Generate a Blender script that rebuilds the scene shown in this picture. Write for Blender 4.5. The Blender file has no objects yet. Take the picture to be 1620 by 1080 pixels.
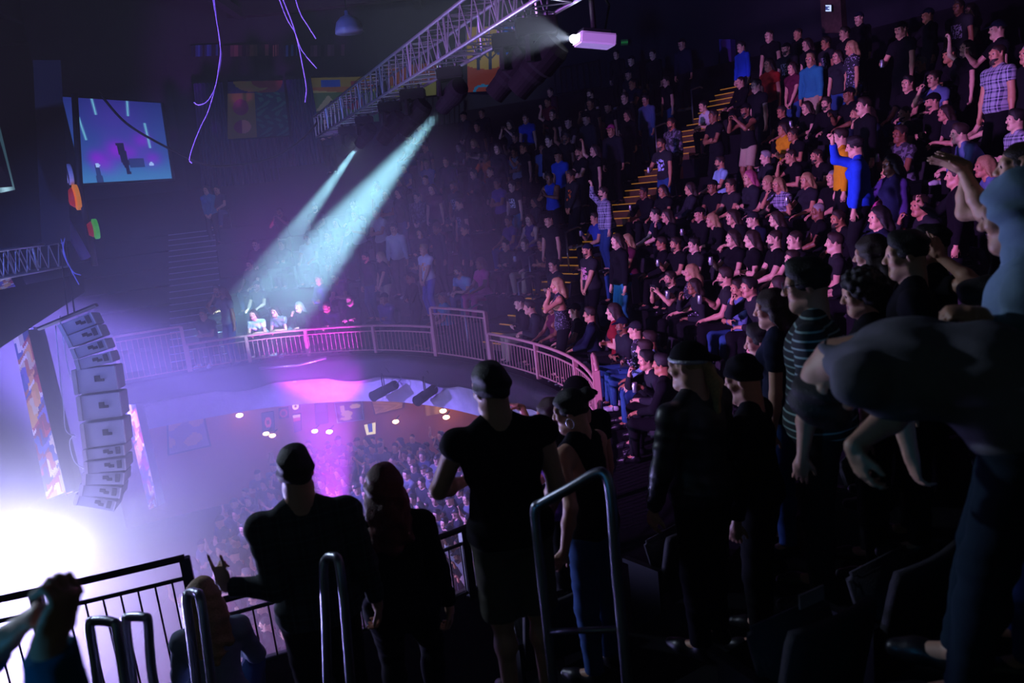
import bpy, bmesh, math, random
import numpy as np
from mathutils import Vector, Matrix, Quaternion
random.seed(11)
rng = np.random.default_rng(7)
scene = bpy.context.scene
COL = scene.collection
PI = math.pi
W, H, F = 1620, 1080, 1250.0
TH, RO, ZC = math.radians(11.0), math.radians(6.5), 3.5
# ------------------------------------------------------------------ camera
_F = Vector((0, math.cos(TH), -math.sin(TH)))
_R0 = Vector((1, 0, 0)); _U0 = _R0.cross(_F)
_R = math.cos(RO) * _R0 - math.sin(RO) * _U0
_U = math.sin(RO) * _R0 + math.cos(RO) * _U0
CAM = Vector((0, 0, ZC))
def ray(u, v): return _F + _R * ((u - 810) / F) - _U * ((v - 540) / F)
def at(u, v, d): return CAM + ray(u, v) * d                    # point seen at pixel u,v at depth d
def atz(u, v, z):
    r = ray(u, v); return CAM + r * ((z - ZC) / r.z)
def proj(P):
    q = Vector(P) - CAM; d = q.dot(_F)
    return 810 + F * q.dot(_R) / d, 540 - F * q.dot(_U) / d, d
cd = bpy.data.cameras.new('camera'); cam = bpy.data.objects.new('camera', cd); COL.objects.link(cam)
cd.sensor_width = 36; cd.lens = F / W * 36; cd.clip_start = .05; cd.clip_end = 200
cam.matrix_world = Matrix((( _R.x, _U.x, -_F.x, 0), (_R.y, _U.y, -_F.y, 0), (_R.z, _U.z, -_F.z, ZC), (0, 0, 0, 1)))
cd.dof.use_dof = True; cd.dof.focus_distance = 15; cd.dof.aperture_fstop = 2.8
scene.camera = cam
vs = scene.view_settings
vs.view_transform = 'Standard'; vs.look = 'None'; vs.gamma = 1; vs.use_curve_mapping = False; vs.exposure = 0
scene.display_settings.display_device = 'sRGB'
# ------------------------------------------------------------------ materials
def srgb(c):
    if isinstance(c, str):
        c = c.lstrip('#'); c = [int(c[i:i + 2], 16) / 255 for i in (0, 2, 4)]
    return tuple((x / 12.92 if x <= .04045 else ((x + .055) / 1.055) ** 2.4) for x in c[:3])
def node_mat(name):
    m = bpy.data.materials.new(name); m.use_nodes = True
    nt = m.node_tree; b = nt.nodes['Principled BSDF']
    return m, nt, b
def mat(name, color, rough=.7, metal=0, bump=0, bscale=60, var=0, vscale=8, spec=.5, emit=None, estr=0):
    m, nt, b = node_mat(name); N, L = nt.nodes, nt.links
    col = (*srgb(color), 1)
    b.inputs['Base Color'].default_value = col; b.inputs['Roughness'].default_value = rough; b.inputs['Metallic'].default_value = metal
    b.inputs['Specular IOR Level'].default_value = spec
    if var or bump: tc = N.new('ShaderNodeTexCoord')
    if var:
        n = N.new('ShaderNodeTexNoise'); n.inputs['Scale'].default_value = vscale; n.inputs['Detail'].default_value = 5
        L.new(tc.outputs['Object'], n.inputs['Vector'])
        mx = N.new('ShaderNodeMix'); mx.data_type = 'RGBA'
        mx.inputs[6].default_value = tuple(max(0, x * (1 - var)) for x in col[:3]) + (1,)
        mx.inputs[7].default_value = tuple(min(1, x * (1 + var)) for x in col[:3]) + (1,)
        L.new(n.outputs['Fac'], mx.inputs[0]); L.new(mx.outputs[2], b.inputs['Base Color'])
    if bump:
        n = N.new('ShaderNodeTexNoise'); n.inputs['Scale'].default_value = bscale; n.inputs['Detail'].default_value = 4
        L.new(tc.outputs['Object'], n.inputs['Vector'])
        bp = N.new('ShaderNodeBump'); bp.inputs['Strength'].default_value = bump; bp.inputs['Distance'].default_value = .02
        L.new(n.outputs['Fac'], bp.inputs['Height']); L.new(bp.outputs['Normal'], b.inputs['Normal'])
    if emit is not None:
        b.inputs['Emission Color'].default_value = (*srgb(emit), 1); b.inputs['Emission Strength'].default_value = estr
    return m
M = {}
M['black'] = mat('black_paint', '#141416', .55)
M['rubber'] = mat('matte_black', '#09090b', .85, spec=.1)
M['floor_dark'] = mat('dark_carpet', '#161519', .95, spec=.1, bump=.3, bscale=150, var=.3)
M['wall_dark'] = mat('dark_wall', '#181b24', .9, bump=.2, bscale=30, var=.25, vscale=2)
M['ceiling'] = mat('ceiling_black', '#0e1018', .95)
M['curtain'] = mat('curtain_blue', '#2a3152', .95, bump=.15, bscale=90, var=.2)
M['fascia'] = mat('concrete_fascia', '#a5a3ad', .85, bump=.5, bscale=14, var=.35, vscale=5)
M['drape'] = mat('black_drape', '#17151c', .6, bump=.4, bscale=9)
M['rail'] = mat('pink_lit_rail', '#c08a86', .45, var=.1)  # magenta light on the far rail mixed into its base colour
M['rail_backlit'] = mat('backlit_rail', '#0d0d0f', .35)  # same rail, its backlit shade put into a near-black colour
M['chrome'] = mat('chrome_tube', '#c8ccd4', .22, metal=1)
M['alu'] = mat('aluminium', '#b9bbc4', .35, metal=.9)
M['wood'] = mat('stair_wood', '#6b4a2c', .6, var=.35, vscale=12)
M['nosing'] = mat('nosing_light', '#c98a30', .5, emit='#ffae38', estr=.18)
M['orange_wall'] = mat('orange_wall', '#a85a3c', .85, var=.2, vscale=3)
M['concrete'] = mat('pit_floor', '#2a2830', .6, var=.2)
M['speaker'] = mat('speaker_shell', '#8d8f9c', .55, bump=.1, bscale=200)
M['dark_metal'] = mat('dark_metal', '#24262c', .4, metal=.6)
M['cable'] = mat('cable_black', '#0b0b0d', .5)
M['ribbon'] = mat('ribbon', '#7a80c8', .6)
M['white'] = mat('white_plastic', '#e4e4ea', .4)
M['seat'] = mat('seat_fabric', '#1d1b22', .9, bump=.3, bscale=120)
M['plate'] = mat('seat_number_plate', '#9a9aa0', .4, metal=.4)
M['lamp_white'] = mat('lamp_white', '#ffffff', .5, emit='#e8f4ff', estr=30)
def emis(name, c, s):
    m, nt, b = node_mat(name); b.inputs['Base Color'].default_value = (0.02, .02, .02, 1)
    b.inputs['Emission Color'].default_value = (*srgb(c), 1); b.inputs['Emission Strength'].default_value = s
    return m
# ------------------------------------------------------------------ mesh helpers
class MB:
    def __init__(s): s.v = []; s.f = []
    def add(s, vs_, fs):
        b = len(s.v); s.v += [tuple(x) for x in vs_]; s.f += [tuple(b + i for i in q) for q in fs]; return s
    def box(s, c, size, rot=None, taper=1.0):
        hx, hy, hz = [x / 2 for x in size]
        P = [Vector((x * hx * (taper if z > 0 else 1), y * hy * (taper if z > 0 else 1), z * hz)) for z in (-1, 1) for y in (-1, 1) for x in (-1, 1)]
        if rot is not None: P = [rot @ p for p in P]
        c = Vector(c)
        return s.add([p + c for p in P], [(0, 2, 3, 1), (4, 5, 7, 6), (0, 1, 5, 4), (2, 6, 7, 3), (0, 4, 6, 2), (1, 3, 7, 5)])
    def tube(s, pts, r, n=8, cap=True, closed=False):
        pts = [Vector(p) for p in pts]; m = len(pts)
        rr = r if isinstance(r, (list, tuple)) else [r] * m
        b = len(s.v); prev = None
        for i, p in enumerate(pts):
            if closed: t = pts[(i + 1) % m] - pts[i - 1]
            else: t = pts[min(i + 1, m - 1)] - pts[max(i - 1, 0)]
            t.normalize()
            if prev is None:
                a = Vector((0, 0, 1)) if abs(t.z) < .9 else Vector((1, 0, 0))
                x = t.cross(a).normalized()
            else:
                x = (prev - t * prev.dot(t)).normalized()
            prev = x; y = t.cross(x)
            for k in range(n):
                an = 2 * PI * k / n
                s.v.append(tuple(p + (x * math.cos(an) + y * math.sin(an)) * rr[i]))
        for i in range(m if closed else m - 1):
            j = (i + 1) % m
            for k in range(n):
                s.f.append((b + i * n + k, b + i * n + (k + 1) % n, b + j * n + (k + 1) % n, b + j * n + k))
        if cap and not closed:
            s.f.append(tuple(b + k for k in range(n))[::-1]); s.f.append(tuple(b + (m - 1) * n + k for k in range(n)))
        return s
    def lathe(s, prof, origin, axis, n=20):
        """prof: list of (radius, height along axis)"""
        origin = Vector(origin); axis = Vector(axis).normalized()
        a = Vector((0, 0, 1)) if abs(axis.z) < .9 else Vector((1, 0, 0))
        x = axis.cross(a).normalized(); y = axis.cross(x); b = len(s.v)
        for r, h in prof:
            for k in range(n):
                an = 2 * PI * k / n
                s.v.append(tuple(origin + axis * h + (x * math.cos(an) + y * math.sin(an)) * max(r, 1e-4)))
        for i in range(len(prof) - 1):
            for k in range(n):
                s.f.append((b + i * n + k, b + i * n + (k + 1) % n, b + (i + 1) * n + (k + 1) % n, b + (i + 1) * n + k))
        s.f.append(tuple(b + k for k in range(n))[::-1]); s.f.append(tuple(b + (len(prof) - 1) * n + k for k in range(n)))
        return s
    def grid(s, rows, flip=False):
        b = len(s.v); n = len(rows[0])
        for r in rows: s.v += [tuple(p) for p in r]
        for i in range(len(rows) - 1):
            for k in range(n - 1):
                q = (b + i * n + k, b + i * n + k + 1, b + (i + 1) * n + k + 1, b + (i + 1) * n + k)
                s.f.append(q[::-1] if flip else q)
        return s
    def mesh(s, name, m, smooth=False):
        me = bpy.data.meshes.new(name); me.from_pydata(s.v, [], s.f)
        me.materials.append(m)
        if smooth: me.shade_smooth()
        me.update(); return me
    def build(s, name, m, parent=None, smooth=False, bevel=0, fix=False):
        me = s.mesh(name, m, smooth)
        if fix or bevel:
            bm = bmesh.new(); bm.from_mesh(me)
            if bevel:
                bmesh.ops.bevel(bm, geom=list(bm.edges), offset=bevel, segments=2, affect='EDGES', clamp_overlap=True)
            bmesh.ops.recalc_face_normals(bm, faces=list(bm.faces)); bm.to_mesh(me); bm.free()
        o = bpy.data.objects.new(name, me); COL.objects.link(o)
        if parent is not None:
            o.parent = parent; o.matrix_parent_inverse = parent.matrix_basis.inverted()
        return o
def tag(o, label=None, cat=None, group=None, kind=None):
    if label: o['label'] = label
    if cat: o['category'] = cat
    if group: o['group'] = group
    if kind: o['kind'] = kind
    return o
def empty(name, loc=(0, 0, 0), rot=None):
    o = bpy.data.objects.new(name, None); COL.objects.link(o); o.empty_display_size = .1
    o.matrix_basis = Matrix.Translation(Vector(loc)) @ (rot.to_4x4() if rot is not None else Matrix.Identity(4))
    return o
def struct(o): o['kind'] = 'structure'; return o
def spline(P, n=12):
    P = [Vector(p) for p in P]; P = [P[0] * 2 - P[1]] + P + [P[-1] * 2 - P[-2]]; out = []
    for i in range(1, len(P) - 2):
        a, b, c, d = P[i - 1:i + 3]
        for k in range(n):
            t = k / n
            out.append(.5 * (2 * b + (c - a) * t + (2 * a - 5 * b + 4 * c - d) * t * t + (3 * b - a - 3 * c + d) * t ** 3))
    out.append(P[-2]); return out
def rot_z(a): return Matrix.Rotation(a, 3, 'Z')
def frame(fwd, up=(0, 0, 1)):
    """rotation whose local +Y is fwd, +Z near up"""
    y = Vector(fwd).normalized(); u = Vector(up); x = y.cross(u).normalized(); z = x.cross(y)
    return Matrix(((x.x, y.x, z.x), (x.y, y.y, z.y), (x.z, y.z, z.z)))
# ------------------------------------------------------------------ balcony plan
CP = [(-10., 17.9), (-8.6, 18.55), (-7.4, 18.95), (-6.2, 19.2), (-4.7, 19.05), (-3.1, 18.45), (-1.69, 17.3), (-.49, 15.78), (.41, 14.15), (.95, 12.6), (1.12, 11.1), (1.0, 9.6), (.62, 8.2), (0.1, 7.1), (-.8, 6.3), (-2.2, 5.7), (-3.4, 5.3), (-5, 4.9)]
_e = np.array([tuple(p) for p in spline([(x, y, 0) for x, y in CP], 24)])[:, :2]
_S = np.r_[0, np.cumsum(np.linalg.norm(np.diff(_e, axis=0), axis=1))]
NE = 420
SS = np.linspace(0, _S[-1], NE); LE = float(_S[-1])
EE = np.c_[np.interp(SS, _S, _e[:, 0]), np.interp(SS, _S, _e[:, 1])]
TT = np.gradient(EE, axis=0); TT /= np.linalg.norm(TT, axis=1)[:, None]
for _ in range(60):
    TT[1:-1] = (TT[:-2] + TT[1:-1] * 2 + TT[2:]) / 4
TT /= np.linalg.norm(TT, axis=1)[:, None]
NN = np.c_[-TT[:, 1], TT[:, 0]]
WW = 1 + .34 * np.clip((SS - 13.5) / 4.5, 0, 1) ** 2 * (3 - 2 * np.clip((SS - 13.5) / 4.5, 0, 1))
TREAD, RISE, O1 = .80, .46, 1.45
def idx(s): return min(NE - 1, max(0, int(round(s / LE * (NE - 1)))))
def pt(s, o, z=0):
    i = idx(s); x = np.interp(s, SS, EE[:, 0]); y = np.interp(s, SS, EE[:, 1])
    return Vector((x + NN[i, 0] * o * WW[i], y + NN[i, 1] * o * WW[i], z))
def nrm(s): i = idx(s); return Vector((NN[i, 0], NN[i, 1], 0))
def so(P):
    """plan coordinates (arc position s, offset o) of a point"""
    q = np.array([P[0], P[1]]) - EE
    o = (q * NN).sum(1); l = np.abs((q * TT).sum(1)) + np.where(o < -.5, 1e6, 0) + np.abs(o) * .02
    i = int(np.argmin(l)); return SS[i], o[i] / WW[i]
def row_of(o): return 0 if o < O1 else 1 + int((o - O1) / TREAD)
def row_z(k): return RISE * k
def row_o(k): return 0.25 if k == 0 else O1 + TREAD * (k - 1)
def floor_z(P):
    s, o = so(P); return row_z(row_of(o))
NROW = 14
# ------------------------------------------------------------------ setting: terrace, walls, ceiling
def strip(s0, s1, prof, n):
    """prof: list of (o, z) -> grid swept along the balcony edge"""
    ss = np.linspace(s0, s1, n)
    return [[pt(s, o, z) for s in ss] for o, z in prof]
prof = [(-.12, -.45), (-.12, 0)]
for k in range(NROW):
    o1 = O1 + TREAD * k
    prof += [(o1, row_z(k)), (o1, row_z(k + 1))]
prof += [(O1 + TREAD * NROW + 3, row_z(NROW))]
struct(MB().grid(strip(0, LE, prof, 160)).build('floor_terrace', M['floor_dark'], fix=False))
# balcony lip wrapped in black cloth, pale fascia under it, soffit
lp = [(-.12, -.02), (-.22, -.05), (-.27, -.16), (-.24, -.32), (-.28, -.45), (-.2, -.55), (-.05, -.56)]
ss = np.linspace(0, LE, 300); rows = []
for j, (o, z) in enumerate(lp):
    rows.append([pt(s, o + (.03 * math.sin(s * 3.1 + j) + .02 * math.sin(s * 7.7 + 2 * j)) * (j in (2, 3, 4)), z - (.10 * max(0, math.sin(s * 2.2)) * (j >= 4))) for s in ss])
struct(MB().grid(rows).build('trim_balcony_lip', M['drape'], smooth=True))
struct(MB().grid(strip(0, LE, [(-.1, -.5), (-.02, -1.2), (.35, -1.22), (5.2, -1.22)], 160)).build('wall_balcony_fascia', M['fascia']))
# pit floor, lower back wall
PITZ = -5.2
struct(MB().box((-6, 12, PITZ - .05), (44, 44, .1)).build('floor_pit', M['concrete']))
struct(MB().grid(strip(0, 15, [(5.0, PITZ), (5.0, -1.15)], 80)).build('wall_lower_back', M['orange_wall']))
# upper back wall
def wtop(s): return float(np.interp(s, [0, 2.5, 4.5, 6.2, 9, 30], [8.6, 8.9, 10.6, 12.4, 12.6, 12.6]))
ss = np.linspace(0, 16, 90)
struct(MB().grid([[pt(s, wtop(s), z) for s in ss] for z in (0, 11)]).build('wall_back', M['wall_dark']))
struct(MB().box((-2, 14, 11.05), (50, 50, .1)).build('ceiling', M['ceiling']))
# ------------------------------------------------------------------ railings
def s_at(u, v, z=0): return float(so(atz(u, v, z))[0])
def railing(name, label, cat, posts, h, m, group=None, end_posts=True, dz=0.13):
    s0, s1 = posts[0], posts[-1]
    P0 = pt((s0 + s1) / 2, 0); t = empty(name, P0); tag(t, label, cat, group)
    n = max(6, int((s1 - s0) * 5)); ss = np.linspace(s0, s1, n)
    b = MB(); top = [pt(s, 0, h) for s in ss]
    b.tube(top, .028, 8).build('top_rail', m, t, smooth=True)
    g = MB()
    g.tube([pt(s, 0, h - dz) for s in ss], .016, 6).tube([pt(s, 0, .07) for s in ss], .016, 6)
    L = s1 - s0; nb = int(L / .115)
    for i in range(1, nb):
        s = s0 + L * i / nb; g.tube([pt(s, 0, .07), pt(s, 0, h - dz)], .0075, 5, cap=False)
    g.build('grille', m, t)
    for s in (posts if end_posts else posts[1:-1]):
        fr = frame(nrm(s))
        MB().box(pt(s, 0, h / 2 - .06), (.075, .075, h + .12), fr).build('post', m, t, bevel=.006)
    return t
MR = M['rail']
sp = [s_at(u, v) for u, v in ((302, 587), (397, 572), (492, 562), (597, 557), (692, 563), (776, 577), (850, 599), (902, 590), (938, 604))]
sL = s_at(196, 606)
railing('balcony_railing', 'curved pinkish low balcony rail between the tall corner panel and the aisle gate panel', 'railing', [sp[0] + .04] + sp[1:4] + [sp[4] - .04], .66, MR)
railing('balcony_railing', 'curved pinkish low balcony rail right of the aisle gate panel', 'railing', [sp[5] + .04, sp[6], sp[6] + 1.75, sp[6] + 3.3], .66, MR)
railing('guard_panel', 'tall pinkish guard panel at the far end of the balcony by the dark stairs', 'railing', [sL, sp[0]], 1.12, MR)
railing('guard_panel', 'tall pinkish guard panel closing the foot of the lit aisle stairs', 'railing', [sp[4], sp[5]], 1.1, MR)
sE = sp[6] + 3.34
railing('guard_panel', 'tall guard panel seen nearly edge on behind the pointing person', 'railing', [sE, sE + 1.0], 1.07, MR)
sN = float(so((-2.62, 5.52))[0])
railing('balcony_railing', 'low rail coloured as a dark silhouette in front of the nearest standing people', 'railing', [sE + 1.04, sE + 2.9, sE + 4.6, sE + 6.2, sN - 2.2, sN - .05], .66, M['rail_backlit'])
railing('guard_panel', 'tall guard panel coloured as a dark silhouette against the bright stage', 'railing', [sN, sN + 1.0, min(LE, sN + 2.0)], 1.07, M['rail_backlit'], dz=.16)
# ------------------------------------------------------------------ lit aisle stairs and dark far stairs
S_A = (sp[4] + sp[5]) / 2
def pdir(s, o, lat, z):                                   # point beside the radial line at s
    p = pt(s, o, z); i = idx(s); return p + Vector((TT[i, 0], TT[i, 1], 0)) * lat
def stairs(name, label, s, w, kmax, m, lit, k0=0):
    t = empty(name, pt(s, O1)); tag(t, label, 'stairs'); t['kind'] = 'structure'
    fr = frame(nrm(s)); ww = WW[idx(s)]
    for k in range(k0, kmax):
        o = O1 + TREAD * k
        zz = row_z(k)
        for j in range(1, 3):                             # intermediate steps in front of each riser
            oo = o - .8 / 3 * (3 - j)
            zt = zz + RISE / 3 * j
            d = (.8 / 3 * (3 - j)) * ww
            st = MB().box(pdir(s, oo + d / 2 / ww, 0, (zz + zt) / 2 + .001), (w, d, zt - zz), fr).build('step', m, t)
            if lit: MB().box(pdir(s, oo, 0, zt + .006), (w, .035, .022), fr).build('nosing', M['nosing_pale'] if lit == 'pale' else M['nosing'], t)
        if lit: MB().box(pdir(s, o, 0, row_z(k + 1) + .006), (w, .035, .022), fr).build('nosing', M['nosing_pale'] if lit == 'pale' else M['nosing'], t)
    return t
stairs('aisle_stairs', 'worn wooden aisle stairs with amber lit nosings', S_A, 1.05, 12, M['wood'], True)
M['tread'] = mat('pale_tread', '#8c8aa0', .7)
S_B = s_at(312, 586)
M['nosing_pale'] = mat('pale_nosing', '#a8a6bc', .6)
stairs('aisle_stairs', 'dim stairs with pale treads at the far end of the balcony', S_B, 1.35, 7, M['floor_dark'], 'pale')
def post_rail(s, lat, o, label):
    k = row_of(o); z = row_z(k); i = idx(s)
    P = pdir(s, o, lat, z); a = nrm(s)
    t = empty('aisle_handrail', P); tag(t, label, 'handrail', 'posts of the lit aisle stairs')
    MB().tube([P, P + Vector((0, 0, .95))], .02, 8).build('post', M['alu'], t, smooth=True)
    MB().tube(spline([P + Vector((0, 0, .94)), P + Vector((0, 0, .97)) + a * .12, P + Vector((0, 0, 1.02)) + a * .38, P + Vector((0, 0, .99)) + a * .5], 4), .02, 8).build('grip', M['alu'], t, smooth=True)
for i_, k in enumerate((0, 1, 2, 3, 4, 6, 8, 10)):
    post_rail(S_A, -.02 if k % 2 else -.5, row_o(k) + .25, ['thin metal handrail post beside the %s row of the lit aisle stairs' % w for w in ('front', 'second', 'third', 'fourth', 'fifth', 'seventh', 'ninth', 'eleventh')][i_])
# ------------------------------------------------------------------ truss and moving heads
def truss(name, label, A, B, w=.5, bays=None, m=None, r=.025, up=(0, 0, 1), brace='brace'):
    A, B = Vector(A), Vector(B); d = (B - A).normalized(); L = (B - A).length
    x = d.cross(Vector(up)).normalized(); y = x.cross(d).normalized()
    t = empty(name, (A + B) / 2); tag(t, label, 'truss')
    ch = [(-1, -1), (1, -1), (1, 1), (-1, 1)]
    for a, b in ch:
        o = (x * a + y * b) * w / 2
        MB().tube([A + o, B + o], r, 8).build('chord', m or M['alu'], t, smooth=True)
    nb = bays or int(L / (w * .9)); g = MB()
    for i in range(nb):
        p, q = A + d * (L * i / nb), A + d * (L * (i + .5) / nb); p2 = A + d * (L * (i + 1) / nb)
        for j in range(4):
            a, b = ch[j], ch[(j + 1) % 4]
            oa, ob = (x * a[0] + y * a[1]) * w / 2, (x * b[0] + y * b[1]) * w / 2
            g.tube([p + oa, q + ob], r * .42, 5, cap=False).tube([q + ob, p2 + oa], r * .42, 5, cap=False)
            if i % 4 == 0: g.tube([p + oa, p + ob], r * .8, 5, cap=False)
    g.build('lattice', m or M['alu'], t)
    return t, d, x, y
TA = at(512, 192, 20.5); TB = at(806, 26, 9.2); TB.z = TA.z = (TA.z + TB.z) / 2
td = (TB - TA).normalized()
truss('lighting_truss', 'long square aluminium lighting truss crossing above the hall', TA, TA + td * 19, .5)
def tp(u):                                                # point under the truss whose image column is u
    lo, hi = 0, 19
    for _ in range(40):
        m_ = (lo + hi) / 2
        if proj(TA + td * m_)[0] < u: lo = m_
        else: hi = m_
    return TA + td * lo
M['lens_lit'] = emis('lit_lens', '#d8fbff', 60)
M['lens_dark'] = mat('dark_lens', '#30343c', .1, spec=.8)
def moving_head(P, aim, label, lit=False, sc=1.0):
    """yoke fixture hanging under P, its barrel pointing to aim"""
    P = Vector(P); t = empty('moving_head_light', P); tag(t, label, 'stage light', 'moving head lights under the truss')
    B = MB().box(P + Vector((0, 0, -.13 * sc)), (.38 * sc, .26 * sc, .16 * sc)).build('base', M['rubber'], t, bevel=.02)
    for s in (-1, 1): MB().tube([P + Vector((s * .1 * sc, 0, .02)), P + Vector((s * .1 * sc, 0, -.06 * sc))], .025, 6).build('clamp', M['dark_metal'], t)
    C = P + Vector((0, 0, -.44 * sc)); a = (Vector(aim) - C).normalized()
    side = a.cross(Vector((0, 0, 1))).normalized()
    y = MB()
    for s in (-1, 1):
        y.tube([P + Vector((0, 0, -.2 * sc)), P + Vector((0, 0, -.24 * sc)) + side * (.2 * s * sc), C + side * (.21 * s * sc)], .04 * sc, 6)
    y.build('yoke', M['rubber'], t)
    h = MB().lathe([(.05, -.26), (.13, -.25), (.155, -.18), (.155, .02), (.135, .05), (.135, .1), (.12, .16), (.115, .33), (.1, .335), (.1, .30)], C, a, 20)
    h.v = [tuple(C + (Vector(p) - C) * sc) for p in h.v]; hd = h.build('head', M['rubber'], t)
    L = MB().lathe([(.098 * sc, 0), (.06 * sc, .012)], C + a * .305 * sc, a, 18).build('lens', M['lens_lit'] if lit else M['lens_dark'], hd)
    return C + a * .36 * sc, a
def spot(name, loc, aim, energy, color, size, blend=.3, radius=.05):
    d = bpy.data.lights.new(name, 'SPOT'); o = bpy.data.objects.new(name, d); COL.objects.link(o)
    d.energy = energy; d.color = color; d.spot_size = math.radians(size); d.spot_blend = blend; d.shadow_soft_size = radius
    a = (Vector(aim) - Vector(loc)).normalized()
    o.matrix_world = Matrix.Translation(Vector(loc)) @ a.to_track_quat('-Z', 'Y').to_matrix().to_4x4(); return o
def area(name, loc, aim, energy, color, sx, sy, spread=180):
    d = bpy.data.lights.new(name, 'AREA'); o = bpy.data.objects.new(name, d); COL.objects.link(o)
    d.energy = energy; d.color = color; d.shape = 'RECTANGLE'; d.size = sx; d.size_y = sy; d.spread = math.radians(spread)
    a = (Vector(aim) - Vector(loc)).normalized()
    o.matrix_world = Matrix.Translation(Vector(loc)) @ a.to_track_quat('-Z', 'Y').to_matrix().to_4x4(); return o
CY = (.36, .80, 1.0)
P1 = tp(706) - Vector((0, 0, .25)); a1 = at(440, 485, 19)
l1, d1 = moving_head(P1, a1, 'large lit moving head light throwing the broad pale cyan beam', True, 1.0)
spot('beam_light', l1 + d1 * .06, a1, 24000, CY, 12, .6, .06)
P2 = tp(572) - Vector((0, 0, .25)); a2 = at(392, 470, 20)
l2, d2 = moving_head(P2, a2, 'small far lit moving head light throwing the narrower cyan beam', True, .95)
spot('beam_light', l2 + d2 * .06, a2, 24000, CY, 10.5, .6, .05)
for u, du, lab, sc in ((545, -60, 'unlit moving head light at the far end of the truss', 1.0), (612, -40, 'unlit moving head light second from the far lit one', 1.1), (648, -30, 'unlit moving head light midway between the two lit ones', 1.1), (800, -40, 'big unlit moving head light nearest the projector', 1.1), (842, -40, 'black moving head light partly above the picture by the projector beam', 1.2)):
    p = tp(u) - Vector((0, 0, .25)); moving_head(p, p + Vector((-1.2, .6, -1.6)), lab, False, sc)
# ------------------------------------------------------------------ light of the place and added fill spots
spot('magenta_front_wash', (-9.5, 3.0, 4.6), (7.5, 14.0, 3.4), 13000, (.64, .25, 1.0), 50, .8, .25)
spot('violet_front_wash', (-10, 5.0, 5.5), (0, 22, 3.0), 3000, (.13, .20, 1.0), 66, .8, .25)
spot('violet_floor_wash', (-12, 14.5, 4.0), (-3, 17.2, -4.4), 42000, (.26, .18, 1.0), 42, .7, .25)
spot('cool_stage_spill', (-9.5, 9.5, 6.2), (1.5, 2.6, 2.4), 1500, (.62, .74, 1.0), 34, .6, .3)
spot('pink_floor_spot', (-9, 7.5, 1.0), (-2.2, 9.5, -4.4), 5000, (1.0, .12, .9), 50, .6, .2)
spot('wall_fill', (-3.5, 21, 9.2), (-7.5, 29, 6.0), 420, (.36, .46, 1.0), 95, .7, .2)  # unseen spot added to brighten the curtains and banners
spot('banner_fill', (-2.2, 21, 9.8), (-.4, 32, 9.0), 700, (.8, .8, 1.0), 50, .7, .2)  # second unseen fill, added for the banner with the trees
spot('blue_hand_fill', (-3.2, -.4, 3.4), (-.95, 1.35, 2.75), 60, (.04, .42, 1.0), 18, .5, .1)  # invented fill beside the camera, tints the clasped hands blue
area('stage_blast', (-10.0, 11.0, -2.2), (-2, 9, -1), 2500, (.42, .40, 1.0), 2.5, 1.6, 175)
spot('fascia_wash', (-3.8, 14.6, -3.1), at(505, 616, 18.4), 15000, (.58, .05, 1.0), 30, .6, .1)
# ------------------------------------------------------------------ haze
def haze(name, label, c, r, dens, col=(1, 1, 1), an=.3, soft=True):
    m = bpy.data.materials.new(name); m.use_nodes = True; nt = m.node_tree; nt.nodes.clear()
    out = nt.nodes.new('ShaderNodeOutputMaterial'); v = nt.nodes.new('ShaderNodeVolumeScatter')
    v.inputs['Color'].default_value = (*col, 1); v.inputs['Density'].default_value = dens; v.inputs['Anisotropy'].default_value = an
    nt.links.new(v.outputs[0], out.inputs['Volume'])
    if soft:                                              # thins out towards its rim
        tc = nt.nodes.new('ShaderNodeTexCoord'); g = nt.nodes.new('ShaderNodeTexGradient'); g.gradient_type = 'SPHERICAL'
        k = nt.nodes.new('ShaderNodeMath'); k.operation = 'MULTIPLY'; k.inputs[1].default_value = dens
        nt.links.new(tc.outputs['Object'], g.inputs['Vector']); nt.links.new(g.outputs['Fac'], k.inputs[0]); nt.links.new(k.outputs[0], v.inputs['Density'])
    bm = bmesh.new(); bmesh.ops.create_icosphere(bm, subdivisions=4, radius=1)
    me = bpy.data.meshes.new(name); bm.to_mesh(me); bm.free(); me.materials.append(m)
    o = bpy.data.objects.new(name, me); COL.objects.link(o); o.location = c; o.scale = r; return tag(o, label, 'haze', kind='stuff')
haze('stage_haze', 'thick pale haze over the stage and the hall floor', (-9.5, 12.5, -2.2), (10.5, 10.5, 5.4), .085, an=.2)
haze('stage_smoke', 'glaring white smoke around the stage lights', (-8.8, 12.5, -2.6), (3.6, 4.2, 3.2), .34, an=.2)
haze('beam_haze', 'drifting haze in the moving head beams', (-4.2, 15.8, 1.4), (5.8, 8.5, 4.7), .085, an=-.35)
haze('hall_haze', 'thin haze filling the hall', (0, 13, 3), (40, 40, 14), .0007, an=.2, soft=False)
w = bpy.data.worlds.new('world'); scene.world = w; w.use_nodes = True
bg = w.node_tree.nodes['Background']; bg.inputs[0].default_value = (.30, .52, .43, 1); bg.inputs[1].default_value = .085
cy = scene.cycles
cy.volume_bounces = 0; cy.max_bounces = 4; cy.diffuse_bounces = 2; cy.glossy_bounces = 2; cy.transmission_bounces = 2; cy.transparent_max_bounces = 4
cy.volume_step_rate = 1.6; cy.volume_max_steps = 64; cy.use_denoising = True; cy.use_light_tree = True; cy.sample_clamp_indirect = 4
cy.use_adaptive_sampling = False

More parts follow.
